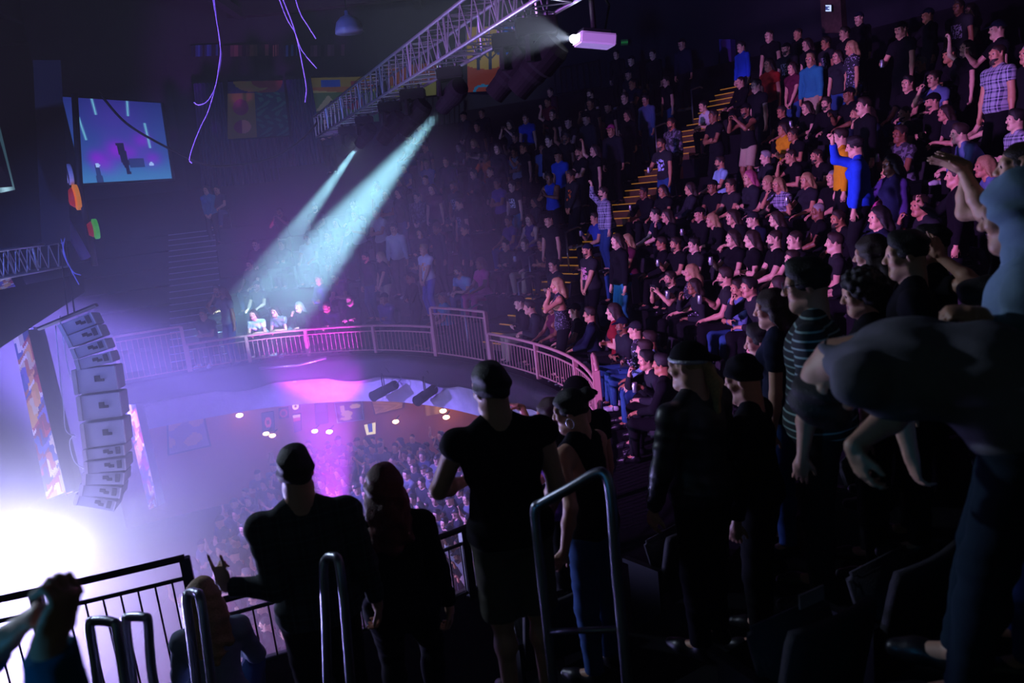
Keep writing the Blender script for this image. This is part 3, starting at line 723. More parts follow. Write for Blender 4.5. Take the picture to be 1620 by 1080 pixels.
def pattern_mat(name, kind, c1, c2, sc=1.0):
    m, nt, b = node_mat(name); N, L = nt.nodes, nt.links; tc = N.new('ShaderNodeTexCoord'); b.inputs['Roughness'].default_value = .9
    sx = N.new('ShaderNodeSeparateXYZ'); L.new(tc.outputs['Object'], sx.inputs[0])
    def band(out, freq, duty, ph=0):
        a = N.new('ShaderNodeMath'); a.operation = 'MULTIPLY_ADD'; a.inputs[1].default_value = freq; a.inputs[2].default_value = ph; L.new(out, a.inputs[0])
        f = N.new('ShaderNodeMath'); f.operation = 'FRACT'; L.new(a.outputs[0], f.inputs[0])
        g = N.new('ShaderNodeMath'); g.operation = 'LESS_THAN'; g.inputs[1].default_value = duty; L.new(f.outputs[0], g.inputs[0]); return g.outputs[0]
    def mul(a, w):
        x = N.new('ShaderNodeMath'); x.operation = 'MULTIPLY'; L.new(a, x.inputs[0]); x.inputs[1].default_value = w; return x.outputs[0]
    def add(a, c):
        x = N.new('ShaderNodeMath'); x.operation = 'ADD'; x.use_clamp = True; L.new(a, x.inputs[0]); L.new(c, x.inputs[1]); return x.outputs[0]
    X, Y, Z = sx.outputs
    if kind == 'plaid': fac = add(add(mul(band(X, 9 * sc, .45), .3), mul(band(Z, 9 * sc, .45), .3)), add(mul(band(X, 9 * sc, .10, .3), .5), mul(band(Z, 9 * sc, .10, .3), .5)))
    elif kind == 'stripe': fac = band(Z, 26 * sc, .22)
    elif kind == 'camo' or kind == 'floral':
        n = N.new('ShaderNodeTexNoise' if kind == 'camo' else 'ShaderNodeTexVoronoi'); n.inputs['Scale'].default_value = 16 * sc; L.new(tc.outputs['Object'], n.inputs['Vector'])
        g = N.new('ShaderNodeMath'); g.operation = 'GREATER_THAN' if kind == 'camo' else 'LESS_THAN'; g.inputs[1].default_value = .52 if kind == 'camo' else .3; L.new(n.outputs[0], g.inputs[0]); fac = g.outputs[0]
    elif kind.startswith('print'):
        # a printed chest graphic: blotches inside a box on the front of the shirt
        n = N.new('ShaderNodeTexNoise'); n.inputs['Scale'].default_value = 22 * sc; n.inputs['Detail'].default_value = 2; L.new(tc.outputs['Object'], n.inputs['Vector'])
        g = N.new('ShaderNodeMath'); g.operation = 'GREATER_THAN'; g.inputs[1].default_value = .5; L.new(n.outputs['Fac'], g.inputs[0])
        def inside(out, lo, hi):
            a = N.new('ShaderNodeMath'); a.operation = 'GREATER_THAN'; a.inputs[1].default_value = lo; L.new(out, a.inputs[0])
            c = N.new('ShaderNodeMath'); c.operation = 'LESS_THAN'; c.inputs[1].default_value = hi; L.new(out, c.inputs[0])
            x = N.new('ShaderNodeMath'); x.operation = 'MULTIPLY'; L.new(a.outputs[0], x.inputs[0]); L.new(c.outputs[0], x.inputs[1]); return x.outputs[0]
        def both(a, c):
            x = N.new('ShaderNodeMath'); x.operation = 'MULTIPLY'; L.new(a, x.inputs[0]); L.new(c, x.inputs[1]); return x.outputs[0]
        z0, z1 = (1.10, 1.34) if kind == 'print' else (.70, .92)
        fac = both(both(both(inside(X, -.10, .10), inside(Z, z0, z1)), inside(Y, .03, .6)), g.outputs[0])
    mx = N.new('ShaderNodeMix'); mx.data_type = 'RGBA'; mx.inputs[6].default_value = (*srgb(c1), 1); mx.inputs[7].default_value = (*srgb(c2), 1)
    L.new(fac, mx.inputs[0]); L.new(mx.outputs[2], b.inputs['Base Color']); return m
# ------------------------------------------------------------------ pose library
DN = (0, 0, -1)
def lib(code, build):
    kw = dict(bw=1.0, bd=1.0)
    if build == 'B': kw = dict(bw=1.24, bd=1.35)
    if build == 'F': kw = dict(female=True)
    FI = (1, 1, 1, 1, .9)
    d = {
     'S': dict(),
     'P': dict(hands={'r': ((.07, .19, .86), (-.7, .2, -.6), (0, -1, -.2)), 'l': ((-.07, .20, .88), (.7, .2, -.6), (0, -1, -.2))}, lean=.06),
     'K': dict(hands={'r': ((.23, .07, .88), (-.1, .25, -1), (-1, 0, 0), (.8, -.8, 0)), 'l': ((-.23, .07, .88), (.1, .25, -1), (1, 0, 0), (-.8, -.8, 0))}, head=(.08, .05, 0)),
     'C': dict(hands={'r': ((-.07, .215, 1.16), (-1, -.1, .25), (0, -1, 0), (1, .1, -.8)), 'l': ((.07, .20, 1.12), (1, -.1, .2), (0, -1, 0), (-1, .1, -.8))}),
     'R': dict(hands={'r': ((.25, .16, 1.83), (0, .1, 1), (0, 1, 0), (1, .2, -.2), FI)}, head=(.1, -.1, 0)),
     'L': dict(hands={'l': ((-.25, .16, 1.83), (0, .1, 1), (0, 1, 0), (-1, .2, -.2), (0, 1, 1, 0, .7))}, head=(-.1, -.1, 0)),
     'F': dict(hands={'r': ((.09, .33, 1.47), (-.35, .3, 1), (-1, 0, .2), (.8, -.1, -1), (.6, .6, .6, .6, .5)), 'l': ((-.09, .33, 1.47), (.35, .3, 1), (1, 0, .2), (-.8, -.1, -1), (.6, .6, .6, .6, .5))}),
     'W': dict(hands={'r': ((.13, .36, 1.36), (-.2, .35, 1), (-.6, -.3, .1), (.8, -.2, -1), (.6, .6, .6, .6, .5))}),
     'H': dict(hands={'r': ((.05, .29, 1.25), (-.1, .5, 1), (-1, 0, 0), (1, -.1, -.8), (.1,) * 5), 'l': ((-.05, .29, 1.25), (.1, .5, 1), (1, 0, 0), (-1, -.1, -.8), (.1,) * 5)}),
     'X': dict(hands={'r': ((.075, .17, 1.46), (-.1, -.1, 1), (-1, -.3, 0), (1, .3, -1), (.25,) * 5), 'l': ((-.075, .17, 1.46), (.1, -.1, 1), (1, -.3, 0), (-1, .3, -1), (.25,) * 5)}),
     'D': dict(hands={'r': ((.13, .30, 1.13), (-.3, 1, .2), (-.9, 0, 0), (1, -.3, -1), (.65, .65, .65, .65, .5)), 'l': ((-.24, .08, .87), (.1, .2, -1), (1, 0, 0))}),
     'G': dict(hands={'r': ((.30, .30, 1.30), (.1, 1, .25), (0, 0, -1), (.6, -.3, -1), (.1, .8, .9, .9, .6))}, head=(-.1, 0, 0)),
     'T': dict(seat=True, lean=.06, hands={'r': ((.13, .34, .63), (-.1, 1, -.25), DN), 'l': ((-.13, .34, .63), (.1, 1, -.25), DN)}),
     'N': dict(seat=True, lean=.42, lean2=.62, head=(0, .02, 0), hands={'r': ((.07, .47, .64), (-.8, .8, -.2), (0, -.3, -1)), 'l': ((-.07, .47, .67), (.8, .8, -.2), (0, -.3, -1))}),
     'U': dict(seat=True, lean=.1, hands={'r': ((.12, .30, .88), (-.3, 1, .2), (-.9, 0, 0), None, (.65, .65, .65, .65, .5)), 'l': ((-.12, .33, .63), (.3, 1, -.2), DN)}),
     'J': dict(seat=True, lean=.3, lean2=.42, head=(.1, .0, 0), hands={'r': ((.045, .40, .985), (-.2, -.1, 1), (-.6, -1, 0), (.7, .5, -1), (.8, .8, .8, .8, .5)), 'l': ((-.02, .33, .66), (1, .4, 0), DN)}),
     'V': dict(seat=True, lean=.12, hands={'r': ((.09, .34, 1.0), (-.35, .3, 1), (-1, 0, .2), (.8, -.1, -1), (.6, .6, .6, .6, .5)), 'l': ((-.09, .34, 1.0), (.35, .3, 1), (1, 0, .2), (-.8, -.1, -1), (.6, .6, .6, .6, .5))}),
     'Y': dict(seat=True, lean=.1, hands={'r': ((-.06, .23, .74), (-1, .15, .1), (0, -1, 0)), 'l': ((.06, .20, .72), (1, .15, .1), (0, -1, 0))}),
    }[code]
    return pose(**{**kw, **d})
_pose, _mesh = {}, {}
def getpose(code, b):
    if (code, b) not in _pose: _pose[code, b] = lib(code, b)
    return _pose[code, b]
SK = lambda: [M['skin'], M['eye'], M['lip']]
def getmesh(code, b, part, arg=None, matname='cloth', h=.0185):
    k = (code, b, part, arg, matname)
    if k in _mesh: return _mesh[k]
    base = (code, b, part, arg)
    if base in _mesh:
        me = _mesh[base].copy(); me.materials[0] = M[matname]; _mesh[k] = me; return me
    q = getpose(code, b)
    if part == 'body': me = body_sdf(q).mesh(h, (q.hc - .13, q.hc + .13, .0092), 0, 'person', SK(), head_mark(q))
    elif part == 'shirt': me = (shirt_sdf(q, 1, tank=True) if arg == 0 else shirt_sdf(q, arg)).mesh(h, None, .0011, 'shirt', [M[matname]])
    elif part == 'trousers': me = trouser_sdf(q, arg).mesh(h, None, .0009, 'trousers', [M[matname]])
    elif part in ('shoe_l', 'shoe_r'): me = shoe_sdf(q, part[-1]).mesh(.02, None, 0, 'shoe', [M['leather']])
    _mesh[base] = _mesh[k] = me; return me
_hair = {}
def gethair(kind):
    if kind not in _hair:
        _hair[kind] = hair_sdf(kind).mesh(.0115, None, 0 if 'cap' in kind else .0016, 'hair', [M['cloth' if kind in ('cap', 'cap_back', 'beanie', 'hood') else 'hair']])
    return _hair[kind]
def lk(name, me, parent, color):
    o = bpy.data.objects.new(name, me); COL.objects.link(o); o.parent = parent; o.color = (*color, 1); return o
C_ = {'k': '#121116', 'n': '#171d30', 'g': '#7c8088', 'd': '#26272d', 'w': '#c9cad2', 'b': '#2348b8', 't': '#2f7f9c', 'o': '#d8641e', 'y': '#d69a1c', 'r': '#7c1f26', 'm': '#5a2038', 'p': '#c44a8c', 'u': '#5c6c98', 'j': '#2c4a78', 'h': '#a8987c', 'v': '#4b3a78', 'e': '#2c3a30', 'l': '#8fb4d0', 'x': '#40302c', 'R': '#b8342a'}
CN = {'k': 'black', 'n': 'navy', 'g': 'grey', 'd': 'charcoal', 'w': 'white', 'b': 'blue', 't': 'teal', 'o': 'orange', 'y': 'yellow', 'r': 'dark red', 'm': 'maroon', 'p': 'pink', 'u': 'grey blue', 'v': 'purple', 'e': 'dark green', 'l': 'pale blue', 'x': 'brown', 'h': 'khaki', 'j': 'denim', 'R': 'red'}
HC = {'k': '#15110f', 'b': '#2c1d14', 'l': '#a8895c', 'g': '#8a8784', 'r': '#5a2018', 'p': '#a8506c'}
SKIN = ['#d9a98c', '#cf9a7c', '#e0b598', '#c48d6c', '#b57a58', '#d6a184', '#8a5a40', '#dcae92']
HK = {'s': 'short', 't': 'thick', 'z': 'buzz', 'l': 'long', 'v': 'verylong', 'w': 'wavy', 'y': 'curly', 'c': 'cap', 'a': 'cap_back', 'n': 'beanie', 'u': 'bun', 'h': 'hood', '-': None}
def person(code, b, top='k', sleeve=.45, bottom='k', blen=1.97, hair='s', hcol='b', capcol='k', beard=False, skin=None, topmat='cloth', scale=1.0, longbeard=False, shoe='k'):
    """one figure; returns (root, pose). Root is the body mesh; hair and clothing are its children"""
    q = getpose(code, b); sk = srgb(skin or random.choice(SKIN))
    root = bpy.data.objects.new('person', getmesh(code, b, 'body')); COL.objects.link(root); root.color = (*sk, 1)
    dress(root, q, code, b, top, sleeve, bottom, blen, hair, hcol, capcol, beard, topmat, longbeard, shoe)
    return root, q
def dress(root, q, code, b, top, sleeve, bottom, blen, hair, hcol, capcol, beard, topmat, longbeard, shoe):
    lk('shirt', getmesh(code, b, 'shirt', sleeve, topmat), root, srgb(C_[top]))
    lk('trousers' if blen > 1 else 'shorts', getmesh(code, b, 'trousers', blen), root, srgb(C_[bottom]))
    for sd in 'lr': lk('shoe', getmesh(code, b, 'shoe_' + sd), root, srgb(C_[shoe]))
    headgear(root, q, hair, hcol, capcol, beard, longbeard)
def headgear(root, q, hair, hcol, capcol, beard, longbeard):
    X = Matrix(((*q.Hm[0], q.hc[0]), (*q.Hm[1], q.hc[1]), (*q.Hm[2], q.hc[2]), (0, 0, 0, 1)))
    def add(kind, nm, col):
        o = lk(nm, gethair(kind), root, col); o.matrix_local = X @ Matrix.Scale(.965 if q.female else 1, 4)
    if HK[hair]:
        hat = hair in 'canh'
        add(HK[hair], {'c': 'cap', 'a': 'cap', 'n': 'beanie', 'h': 'hood'}.get(hair, 'hair'), srgb(C_[capcol]) if hat else srgb(HC[hcol]))
        if hair in 'ca' : add('buzz', 'hair', srgb(HC[hcol]))
    if beard: add('longbeard' if longbeard else 'beard', 'beard', srgb(HC[hcol]))
STAGE = Vector((-10.0, 12.0, 0))
ORD = 'first second third fourth fifth sixth seventh eighth ninth tenth eleventh twelfth thirteenth fourteenth fifteenth sixteenth seventeenth eighteenth nineteenth twentieth'.split()
TENS = ['', '', 'twenty', 'thirty', 'forty', 'fifty']
def ordn(n): return ORD[n - 1] if n <= 20 else (TENS[n // 10] + '-' + ORD[n % 10 - 1] if n % 10 else TENS[n // 10][:-1] + 'ieth')
crowd = []       # placed people: dict(root, q, k, s, ...)
def solve(u, v, q, seat):
    """row, plan position and scale that put the head top of this pose on the line of sight through (u,v)"""
    r = ray(u, v); hz = float(q.hc[2]) + .113; best = None; seen = set()
    for t in np.arange(5.5, 36, .15):
        P = CAM + r * float(t); s, o = so(P)
        if o < -.3 or s < .3 or s > 17.6: continue
        o += float(q.hc[1]) * .8; k0 = row_of(max(o, 0))
        for k in (k0 - 1, k0, k0 + 1):
            if not 0 <= k < NROW: continue
            a, b = (row_o(k) + (.52 if seat else .18), row_o(k) + (.60 if seat else .42))
            if k == 0: a, b = (.62, .74) if seat else (.22, .95)
            oc = min(max(o, a), b)
            if abs(oc - o) > .6: continue
            for sc in (1.07, 1.02, 1.12):
                Q = pt(s, oc - float(q.hc[1]) * .8, row_z(k) + hz * sc); uu, vv, dd = proj(Q)
                e = math.hypot(uu - u, vv - v) + abs(sc - 1.07) * 60
                if best is None or e < best[0]: best = (e, k, s, oc, sc)
    return best
# name is (tile zoomed x, y) -> picture pixel of the head's middle; every figure then stands on its own row of the terrace
def T2(x, y): return 540 + x / 3, y / 3
def T3(x, y): return 1080 + x / 3, y / 3
def T4(x, y): return x / 3, 360 + y / 3
def T5(x, y): return 540 + x / 3, 360 + y / 3
def T6(x, y): return 1080 + x / 3, 360 + y / 3
# columns: tile, x, y, pose, build, top colour(+material key), sleeve code, bottom colour(+s = shorts), hair, hair colour, flags, own label
PE = []
def rows(T, txt):
    for ln in txt.strip().splitlines():
        a, _, lab = ln.partition('|'); a = a.split()
        x, y = T(float(a[0]), float(a[1])); PE.append((x, y, a[2], a[3], a[4], a[5], a[6], a[7] if len(a) > 7 else '', lab.strip()))
rows(T2, '''
1303 265 S M k2 k sb
1425 280 S M k2 k cb
1460 265 S M k2 k sb
1443 335 T M d2 k cb
1540 400 S M k1 j sb
990 450 S M m2 k sb
1343 460 S M k1 k sb
578 555 P M d2 k cb
665 540 S M k2 k sb
645 610 S M k1 k sk
1195 480 W M k1 k sb
980 495 S B r1 k zk
1445 490 K M u2 j sb |standing person in a grey blue jacket, hands in pockets, beside the lit stairs
1570 580 S M CA2 k sb b|standing person in camouflage hooded top above the lit stairs
1250 525 S M k1 k cb
1358 545 S F k2 k lb
1003 555 R M k1 k sb
1080 570 C M k1 k cb
1160 555 S M k1 k cb 
870 575 S M b1 k sb
800 595 F F d1 k lb
1275 610 S M d2 k cp
945 655 S M k2 k sk
1068 650 R M k1 k tb b
825 665 W M k1 k sb
625 685 H F k1 k ll
758 690 S F k1 k lb
905 690 W M k1 k sb
1523 685 D M PW1 j sb b|person in a blue and white printed tee, one hand forward, beside the stairs
400 710 S M k1 k sb
1130 710 C M k1 k zb b
1195 710 R F k1 k wb
937 715 S B u1 k zb
1035 735 S M b1 k cb
495 770 S M n2 k sb
688 765 F M o2 k sb |standing person in an orange hoodie raising both hands to the face
818 745 C M g1 k sb
405 800 P F u2 k ul
710 830 S M k2 k zk
990 845 H M b0 k sb |person in a bright blue sports jersey with hands together
1088 840 P M PO2 k tb |standing person in a black hoodie with an orange chest print
625 845 C M n2 k sb
1228 900 R B PL2 j sb b|standing person in purple plaid shirt with one arm raised high beside the stairs
1520 910 T F k1 k lb
305 890 S F k2 j wb
500 880 P M PR1 k sb b
410 890 S F m1 k lb
210 920 C F g1 k lb
175 905 S M l1 k sg
815 885 S M PG1 t sb |standing person in black tee with white grid print and teal jeans
375 955 P M CA2 k sb
915 965 T F d2 k lb
560 945 S M PR1 k sb |standing person in black tee with white lettering print behind the jersey wearer
495 975 T F k1 k lb
970 1030 S M k1 k cb
165 1005 C M w1 k sg
885 1050 T F v0 k wr |seated person in a strapless purple top, left of the lit stairs
1440 920 U M k2 k sk
1215 1050 U M PB1 k sb |seated person in a blue tee with a round orange print beside the stairs
50 1020 H M w1 k sg
''')
rows(T3, '''
-5 205 S M n2 k cb
275 215 S M b2 k sk
410 170 S M k1 k zb
545 165 S M k1 k zb
600 215 S F k1 k lb
490 235 S M PR1 k cb b
430 300 S F R1 k lb
515 325 P F m1 j vb
600 300 K M t2 h sl |standing person in a teal hoodie and pale trousers on the upper terrace
710 200 S M PR1 k tb
800 210 S F FL1 js ll |standing person in a floral top and denim shorts on the upper terrace
745 160 S M k1 k sb
835 95 S M k1 k ck
1030 130 D M k1 k ck
1185 75 W M k2 k ck
1290 45 S M PR1 k sb
1455 135 W M k1 k cb
1295 225 T M k2 k ck
1370 225 R F k1 k lb
1425 250 S B PL1 k zb b|person in a white and blue plaid shirt standing in the upper rows
1557 260 S M k2 k zg
1138 310 Y M d2 k sg
1205 360 J F u1 k ub
380 400 S M k1 k sb
115 490 T F w1 k uk
1175 455 Y M k2 k cb b
145 545 C M k1 k sb |standing person in a black tee with crossed arms above the teal tee wearer
295 530 F M k0 hs ck b|standing person in a black tank top and khaki shorts filming with a phone
1280 465 T F k1 k ll
820 495 S M k1 k sb
940 490 T M k1 k zb b
680 525 T M k2 k tb b
1025 510 J F k1 k lb
1225 555 T M k1 k zb b
1410 560 T M u2 k tb
1510 540 Y M PL1 k tk
585 530 T F k1 k lb
445 555 T F k1 k sb
470 600 Y F y1 k vb |seated person in a yellow top high in the right-hand rows
545 650 T F k1 k ub
920 605 T M k1 k sg
985 625 T M CA1 k sb
1160 585 T F d1 k lb
750 625 S M y2 k sb |standing person in a yellow hoodie behind the blue sweatshirt wearer
905 755 W F v2 j lk |standing person in a dark purple jacket beside the blue sweatshirt
180 790 T M l1 k sb b|seated person in a pale teal tee right of the stairs
275 810 T F k1 k lp
400 765 T M d2 k sg
520 760 J M k1 k zb
655 755 T M k1 k zb b
400 900 T F d1 k ul
450 920 J F PL1 k ll
185 915 T M k1 k ak
250 905 T M PR1 k tb
610 900 U F d1 k ll
665 890 T B k1 k zg
35 930 T F k1 k lb
1065 900 J M d2 k sb
1300 830 W M k1 k sb
1460 760 T F u2 k ll
155 1040 N F k2 k vl
260 1020 N F k2 k vb
80 1030 T M k2 k cb
345 1065 T M k1 k cb
445 1065 T F k2 k lb
500 1070 T M k1 k zb
630 1050 T M k1 k zg
970 1060 T M n2 k cp
''')
rows(lambda x, y: (x / 3, y / 3), '''
975 905 P F t2 k lb |distant person in a bright teal top standing alone before the blue curtain
''')
rows(T4, '''
1215 75 T M k1 k sb
1325 -45 F M k1 h sb b|standing person in black tee and pale trousers filming inside the cyan beam
1450 40 T M w1 k sb
1550 20 P M FL2 k zg
1610 5 P F d1 k lb
1520 240 C M u2 k zb
1610 215 T M k1 k sb
1055 310 W M g1 j wr b|standing person in grey tee and jeans, one hand up, by the far rail
960 420 Y M PRr1 k sb
1210 415 N F w1 k lb
1320 410 N F g1 k lb
1450 375 J F k2 k lg
1545 380 N M k1 k sb
''')
rows(T5, '''
110 145 S M d2 j sb b
180 155 P F k1 h ll
245 5 S M w2 k sb
375 25 C F d2 k lb
450 10 S M n2 k sb
580 15 S M n2 k sb
395 90 P M JE1 b sl |standing person in a white and navy sports jersey and blue shorts near the front
355 95 T M k1 k zb
575 200 N M l1 j tb b|seated person in a pale blue tee leaning forward near the gate panel
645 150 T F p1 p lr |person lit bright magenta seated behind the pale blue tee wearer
30 380 Y M k2 k sb
210 380 Y M v2 k ck
475 340 T M t1 k zb
780 100 Y M e2 k sb
865 85 U M n2 h sb
960 110 Y M k1 k sb
1010 265 X F FLt0 k ll |standing person in a dotted tank top cupping both hands around the mouth
830 395 Y M k2 h ck
940 370 T M k1 k sb
965 405 T F m0 k ub |seated person in a dark red tank top beside the dotted tank top
1170 110 P B PRp1 k ab b|standing person in a pink-printed black tee and backwards cap, hands clasped
1305 20 K F k2 t vb |standing person in a black top and bright teal jeans
1300 300 T F r1 k lb
1150 440 T M n2 k tb
1110 510 T M k1 k ck
1320 465 Y M d2 j cb b
1390 475 T M FL2 j cb 
1425 580 T M l2 j tb
1430 545 N M k2 k sb
1320 830 J M d2 k tk
1425 765 T M k2 k tk
1580 120 U M k1 k sb b
1535 110 T F k1 k sb
1590 345 V M k1 k sb b
''')
rows(T6, '''
55 125 T M PR1 k sk
95 150 U F FL1 k ll |seated person in a flowered top holding a silver can
180 170 U M PR1 k tb b
345 200 J M k1 k tk
335 15 U F k1 k lb
455 15 T F k1 k lb
500 15 T M k1 k zb b
640 10 T M PR1 k sb
710 20 T M k1 k cb b
840 20 T M k1 k sb b
990 5 T M k1 k sb
490 150 T M k1 k sb
450 205 T F k1 k lb
40 360 J F k1 k lb
165 410 Y M u2 j sb |seated person in a grey blue jacket and jeans in the near right rows
345 500 N M k1 k tb
''')
PATS = {'CA': ('camo', 'camo', '#2c2c34', '#6a6878', 1), 'PW': ('print_white', 'print', '#17171c', '#b8c4f0', 1), 'PO': ('print_orange', 'print', '#17171c', '#e06a20', .7), 'PL': ('plaid', 'plaid', '#2a2c4a', '#c8c8e0', 1),
        'PR': ('print_grey', 'print', '#16161b', '#9a98a8', 1.3), 'PG': ('print_grid', 'print', '#16161b', '#e8e8f0', 1.5), 'PB': ('print_round', 'print', '#23409c', '#ff8a20', .5), 'FL': ('floral', 'floral', '#22222e', '#b0a8c0', 1.6),
        'JE': ('jersey', 'print', '#c8ccdc', '#e89a4a', .8), 'PRr': ('print_red', 'print', '#18151c', '#c04a58', 1), 'PRp': ('print_pink', 'print', '#16141a', '#d08aa0', .8), 'FLt': ('dotted', 'floral', '#1c1c26', '#9a98a8', 3)}
for k_, (n_, kd, c1, c2, sc_) in PATS.items(): M['pat_' + k_] = pattern_mat(n_, kd, c1, c2, sc_)
DO = {'S': 'standing', 'P': 'standing hands clasped', 'K': 'standing hands pocketed', 'C': 'standing arms crossed', 'R': 'standing arm raised', 'L': 'standing arm raised', 'F': 'standing filming', 'W': 'standing hand up', 'H': 'standing palms together', 'X': 'standing hands at mouth', 'D': 'standing hand forward', 'G': 'standing, arm pointing',
      'T': 'seated', 'N': 'seated leaning', 'U': 'seated hand raised', 'J': 'seated hand-on-chin', 'V': 'seated filming', 'Y': 'seated hands in lap'}
def parse_top(t):
    c = t[:-1]; n = int(t[-1]); sl = {0: 0, 1: .5, 2: 1.92}[n]
    if c in PATS: return 'k', 'pat_' + c, sl, PATS[c][0].split('_')[0]
    return c, 'cloth', sl, CN[c]
def put_person(u, v, code, b, top, bot, hair, fl, lab, head_mid=True):
    if not lab and code == 'T' and random.random() < .55: code = random.choice('NYYNU')
    if not lab and top == 'k1' and random.random() < .35: top = random.choice(('k2', 'd2', 'n2'))
    tc, tm, sl, tname = parse_top(top); q = getpose(code, b); seat = q.seat
    d0 = 16.0; vt = v
    if head_mid: vt = v - .115 * 68 * (1 if u < 1200 else 1.25)      # middle of head -> its top
    best = solve(u, vt, q, seat)
    if best is None: return None
    e, k, s, o, sc = best
    shorts = bot.endswith('s') and len(bot) > 1
    root, q = person(code, b, tc, sl, bot[0], .85 if shorts else 1.97, hair[0], hair[1] if hair[1] in HC else 'b', {'p': 'p'}.get(hair[1], random.choice('kkknd')), 'b' in fl, topmat=tm, shoe=random.choice('kkdw'))
    rec = dict(root=root, q=q, k=k, s=s, o=o, sc=sc, e=e, code=code, top=tname, sl=sl, lab=lab, hair=hair, u=u, v=v, b=b, cap=hair[0] in 'ca')
    crowd.append(rec); return rec
for p in PE: put_person(*p[:2], p[2], p[3], p[4], p[5], p[6], p[7], p[8])
def place(c):
    P = pt(c['s'], c['o'], row_z(c['k'])); dirn = STAGE - P; dirn.z = 0
    yaw = math.atan2(-dirn.x, dirn.y) + c.setdefault('jit', random.uniform(-.3, .3))
    if c['q'].seat:                                       # a seat faces straight down the rake
        n = -nrm(c['s']); y0 = math.atan2(-n.x, n.y); d = (yaw - y0 + PI) % (2 * PI) - PI; yaw = y0 + max(-.42, min(.42, d))
    c['yaw'] = yaw
    c['root'].matrix_world = Matrix.Translation(P) @ Matrix.Rotation(yaw, 4, 'Z') @ Matrix.Diagonal((c['sc'],) * 3 + (1,))
    c['P'] = P
def relax(it=25, gap=.50):
    for _ in range(it):
        for k in range(NROW):
            L = sorted([c for c in crowd if c['k'] == k], key=lambda c: c['s'])
            for a, b in zip(L, L[1:]):
                i = idx((a['s'] + b['s']) / 2); q0, q1 = pt(a['s'], a['o']), pt(b['s'], b['o']); d = (q0 - q1).length
                if d < gap and abs(a['o'] - b['o']) < .45:
                    f = (b['s'] - a['s'] + 1e-4) / max(d, .02); m = min(.06, (gap - d) * .5 * min(f, 1.2)); a['s'] -= m; b['s'] += m
relax()
# quieter people in the gaps: dark clothes, seated or standing
random.seed(5); nfill = 0
for k in range(0, 11):
    s = 2.6
    while s < 17.2:
        s += random.uniform(.5, .8)
        P = pt(s, row_o(k) + .5, row_z(k) + 1.2); u, v, d = proj(P)
        if abs(s - S_A) < .75 or not (300 < u < 1600 and 20 < v < 640) or d < 5.2: continue
        if u < 620 and random.random() < .55: continue
        if min([abs(c['s'] - s) * math.hypot(1, 0) + abs(c['o'] - row_o(k) - .5) * .3 for c in crowd if c['k'] == k] + [9]) < .62 / max(.6, (pt(s + .1, row_o(k)) - pt(s - .1, row_o(k))).length / .2): continue
        if nfill >= 62 or random.random() < .35: continue
        code = random.choice('TTTNYYJUSCKT'); b = random.choice('MMMFFB' if not getpose(code, 'M').seat else 'MMF')
        root, q = person(code, b, random.choice('kkknddvmn'), random.choice((.5, .5, 1.92)), random.choice('kkj'), 1.97, random.choice('sstzcc' if b != 'F' else 'lvlu'), random.choice('kbbl'), random.choice('knd'), b != 'F' and random.random() < .35)
        o = row_o(k) + (.55 if q.seat else random.uniform(.2, .4)) if k else (.68 if q.seat else .5)
        sh = root.children[0]; hx = 'dark'
        crowd.append(dict(root=root, q=q, k=k, s=s, o=o, sc=random.uniform(1.02, 1.1), e=0, code=code, top=hx, sl=.5, lab='', hair='s', u=u, v=v, b=b, cap=False)); nfill += 1
relax(15, .46)
for c in crowd: place(c)
for side in (-1, 1):
    for k in range(NROW):
        L = sorted([c for c in crowd if c['k'] == k and (c['s'] - S_A) * side >= 0], key=lambda c: abs(c['s'] - S_A))
        for n, c in enumerate(L): c['ord'] = n + 1; c['side'] = 'left' if side < 0 else 'right'
for c in crowd:
    lab = c['lab'] or 'person %s, %s top, %s row, %s %s of lit stairs' % (DO[c['code']], c['top'], ORD[c['k']], ordn(c['ord']), c['side'])
    if len(lab.split()) > 16: lab = lab.replace(' top,', ',')
    tag(c['root'], lab, 'person', 'audience on the balcony terrace')
# ------------------------------------------------------------------ folding seats under the seated people
def seat_meshes():
    b = MB(); rowsb = []
    for i in range(9):
        z = .40 + .46 * i / 8; rowsb.append([Vector((x * (.225 - .012 * (i == 8)), -.03 * math.cos(x * 1.4) - .10 * i / 8 - .02, z)) for x in np.linspace(-1, 1, 7)])
    b.grid(rowsb); b.grid([[p + Vector((0, -.045, 0)) for p in r] for r in rowsb], True)
    n = len(rowsb) * 7
    for i in range(8):
        for c in (0, 6): q = (i * 7 + c, (i + 1) * 7 + c, n + (i + 1) * 7 + c, n + i * 7 + c); b.f.append(q if c == 0 else q[::-1])
    for c in range(6):
        b.f.append((56 + c, 57 + c, n + 57 + c, n + 56 + c)); b.f.append((c + 1, c, n + c, n + c + 1))
    back = b.mesh('backrest', M['seat'], True)
    bm = bmesh.new(); bmesh.ops.create_cube(bm, size=1); bmesh.ops.scale(bm, vec=(.44, .42, .08), verts=bm.verts); bmesh.ops.translate(bm, vec=(0, .17, .40), verts=bm.verts)
    bmesh.ops.bevel(bm, geom=list(bm.edges), offset=.03, segments=3, affect='EDGES'); cu = bpy.data.meshes.new('cushion'); bm.to_mesh(cu); bm.free(); cu.materials.append(M['seat']); cu.shade_smooth()
    f = MB()
    for s in (-1, 1): f.box((s * .235, .10, .27), (.03, .30, .54)).box((s * .235, .12, .565), (.05, .36, .035))
    f.box((0, .0, .36), (.44, .04, .03)); fr = f.mesh('side_frame', M['dark_metal'])
    return back, cu, fr
SB, SC, SF = seat_meshes(); seats = []
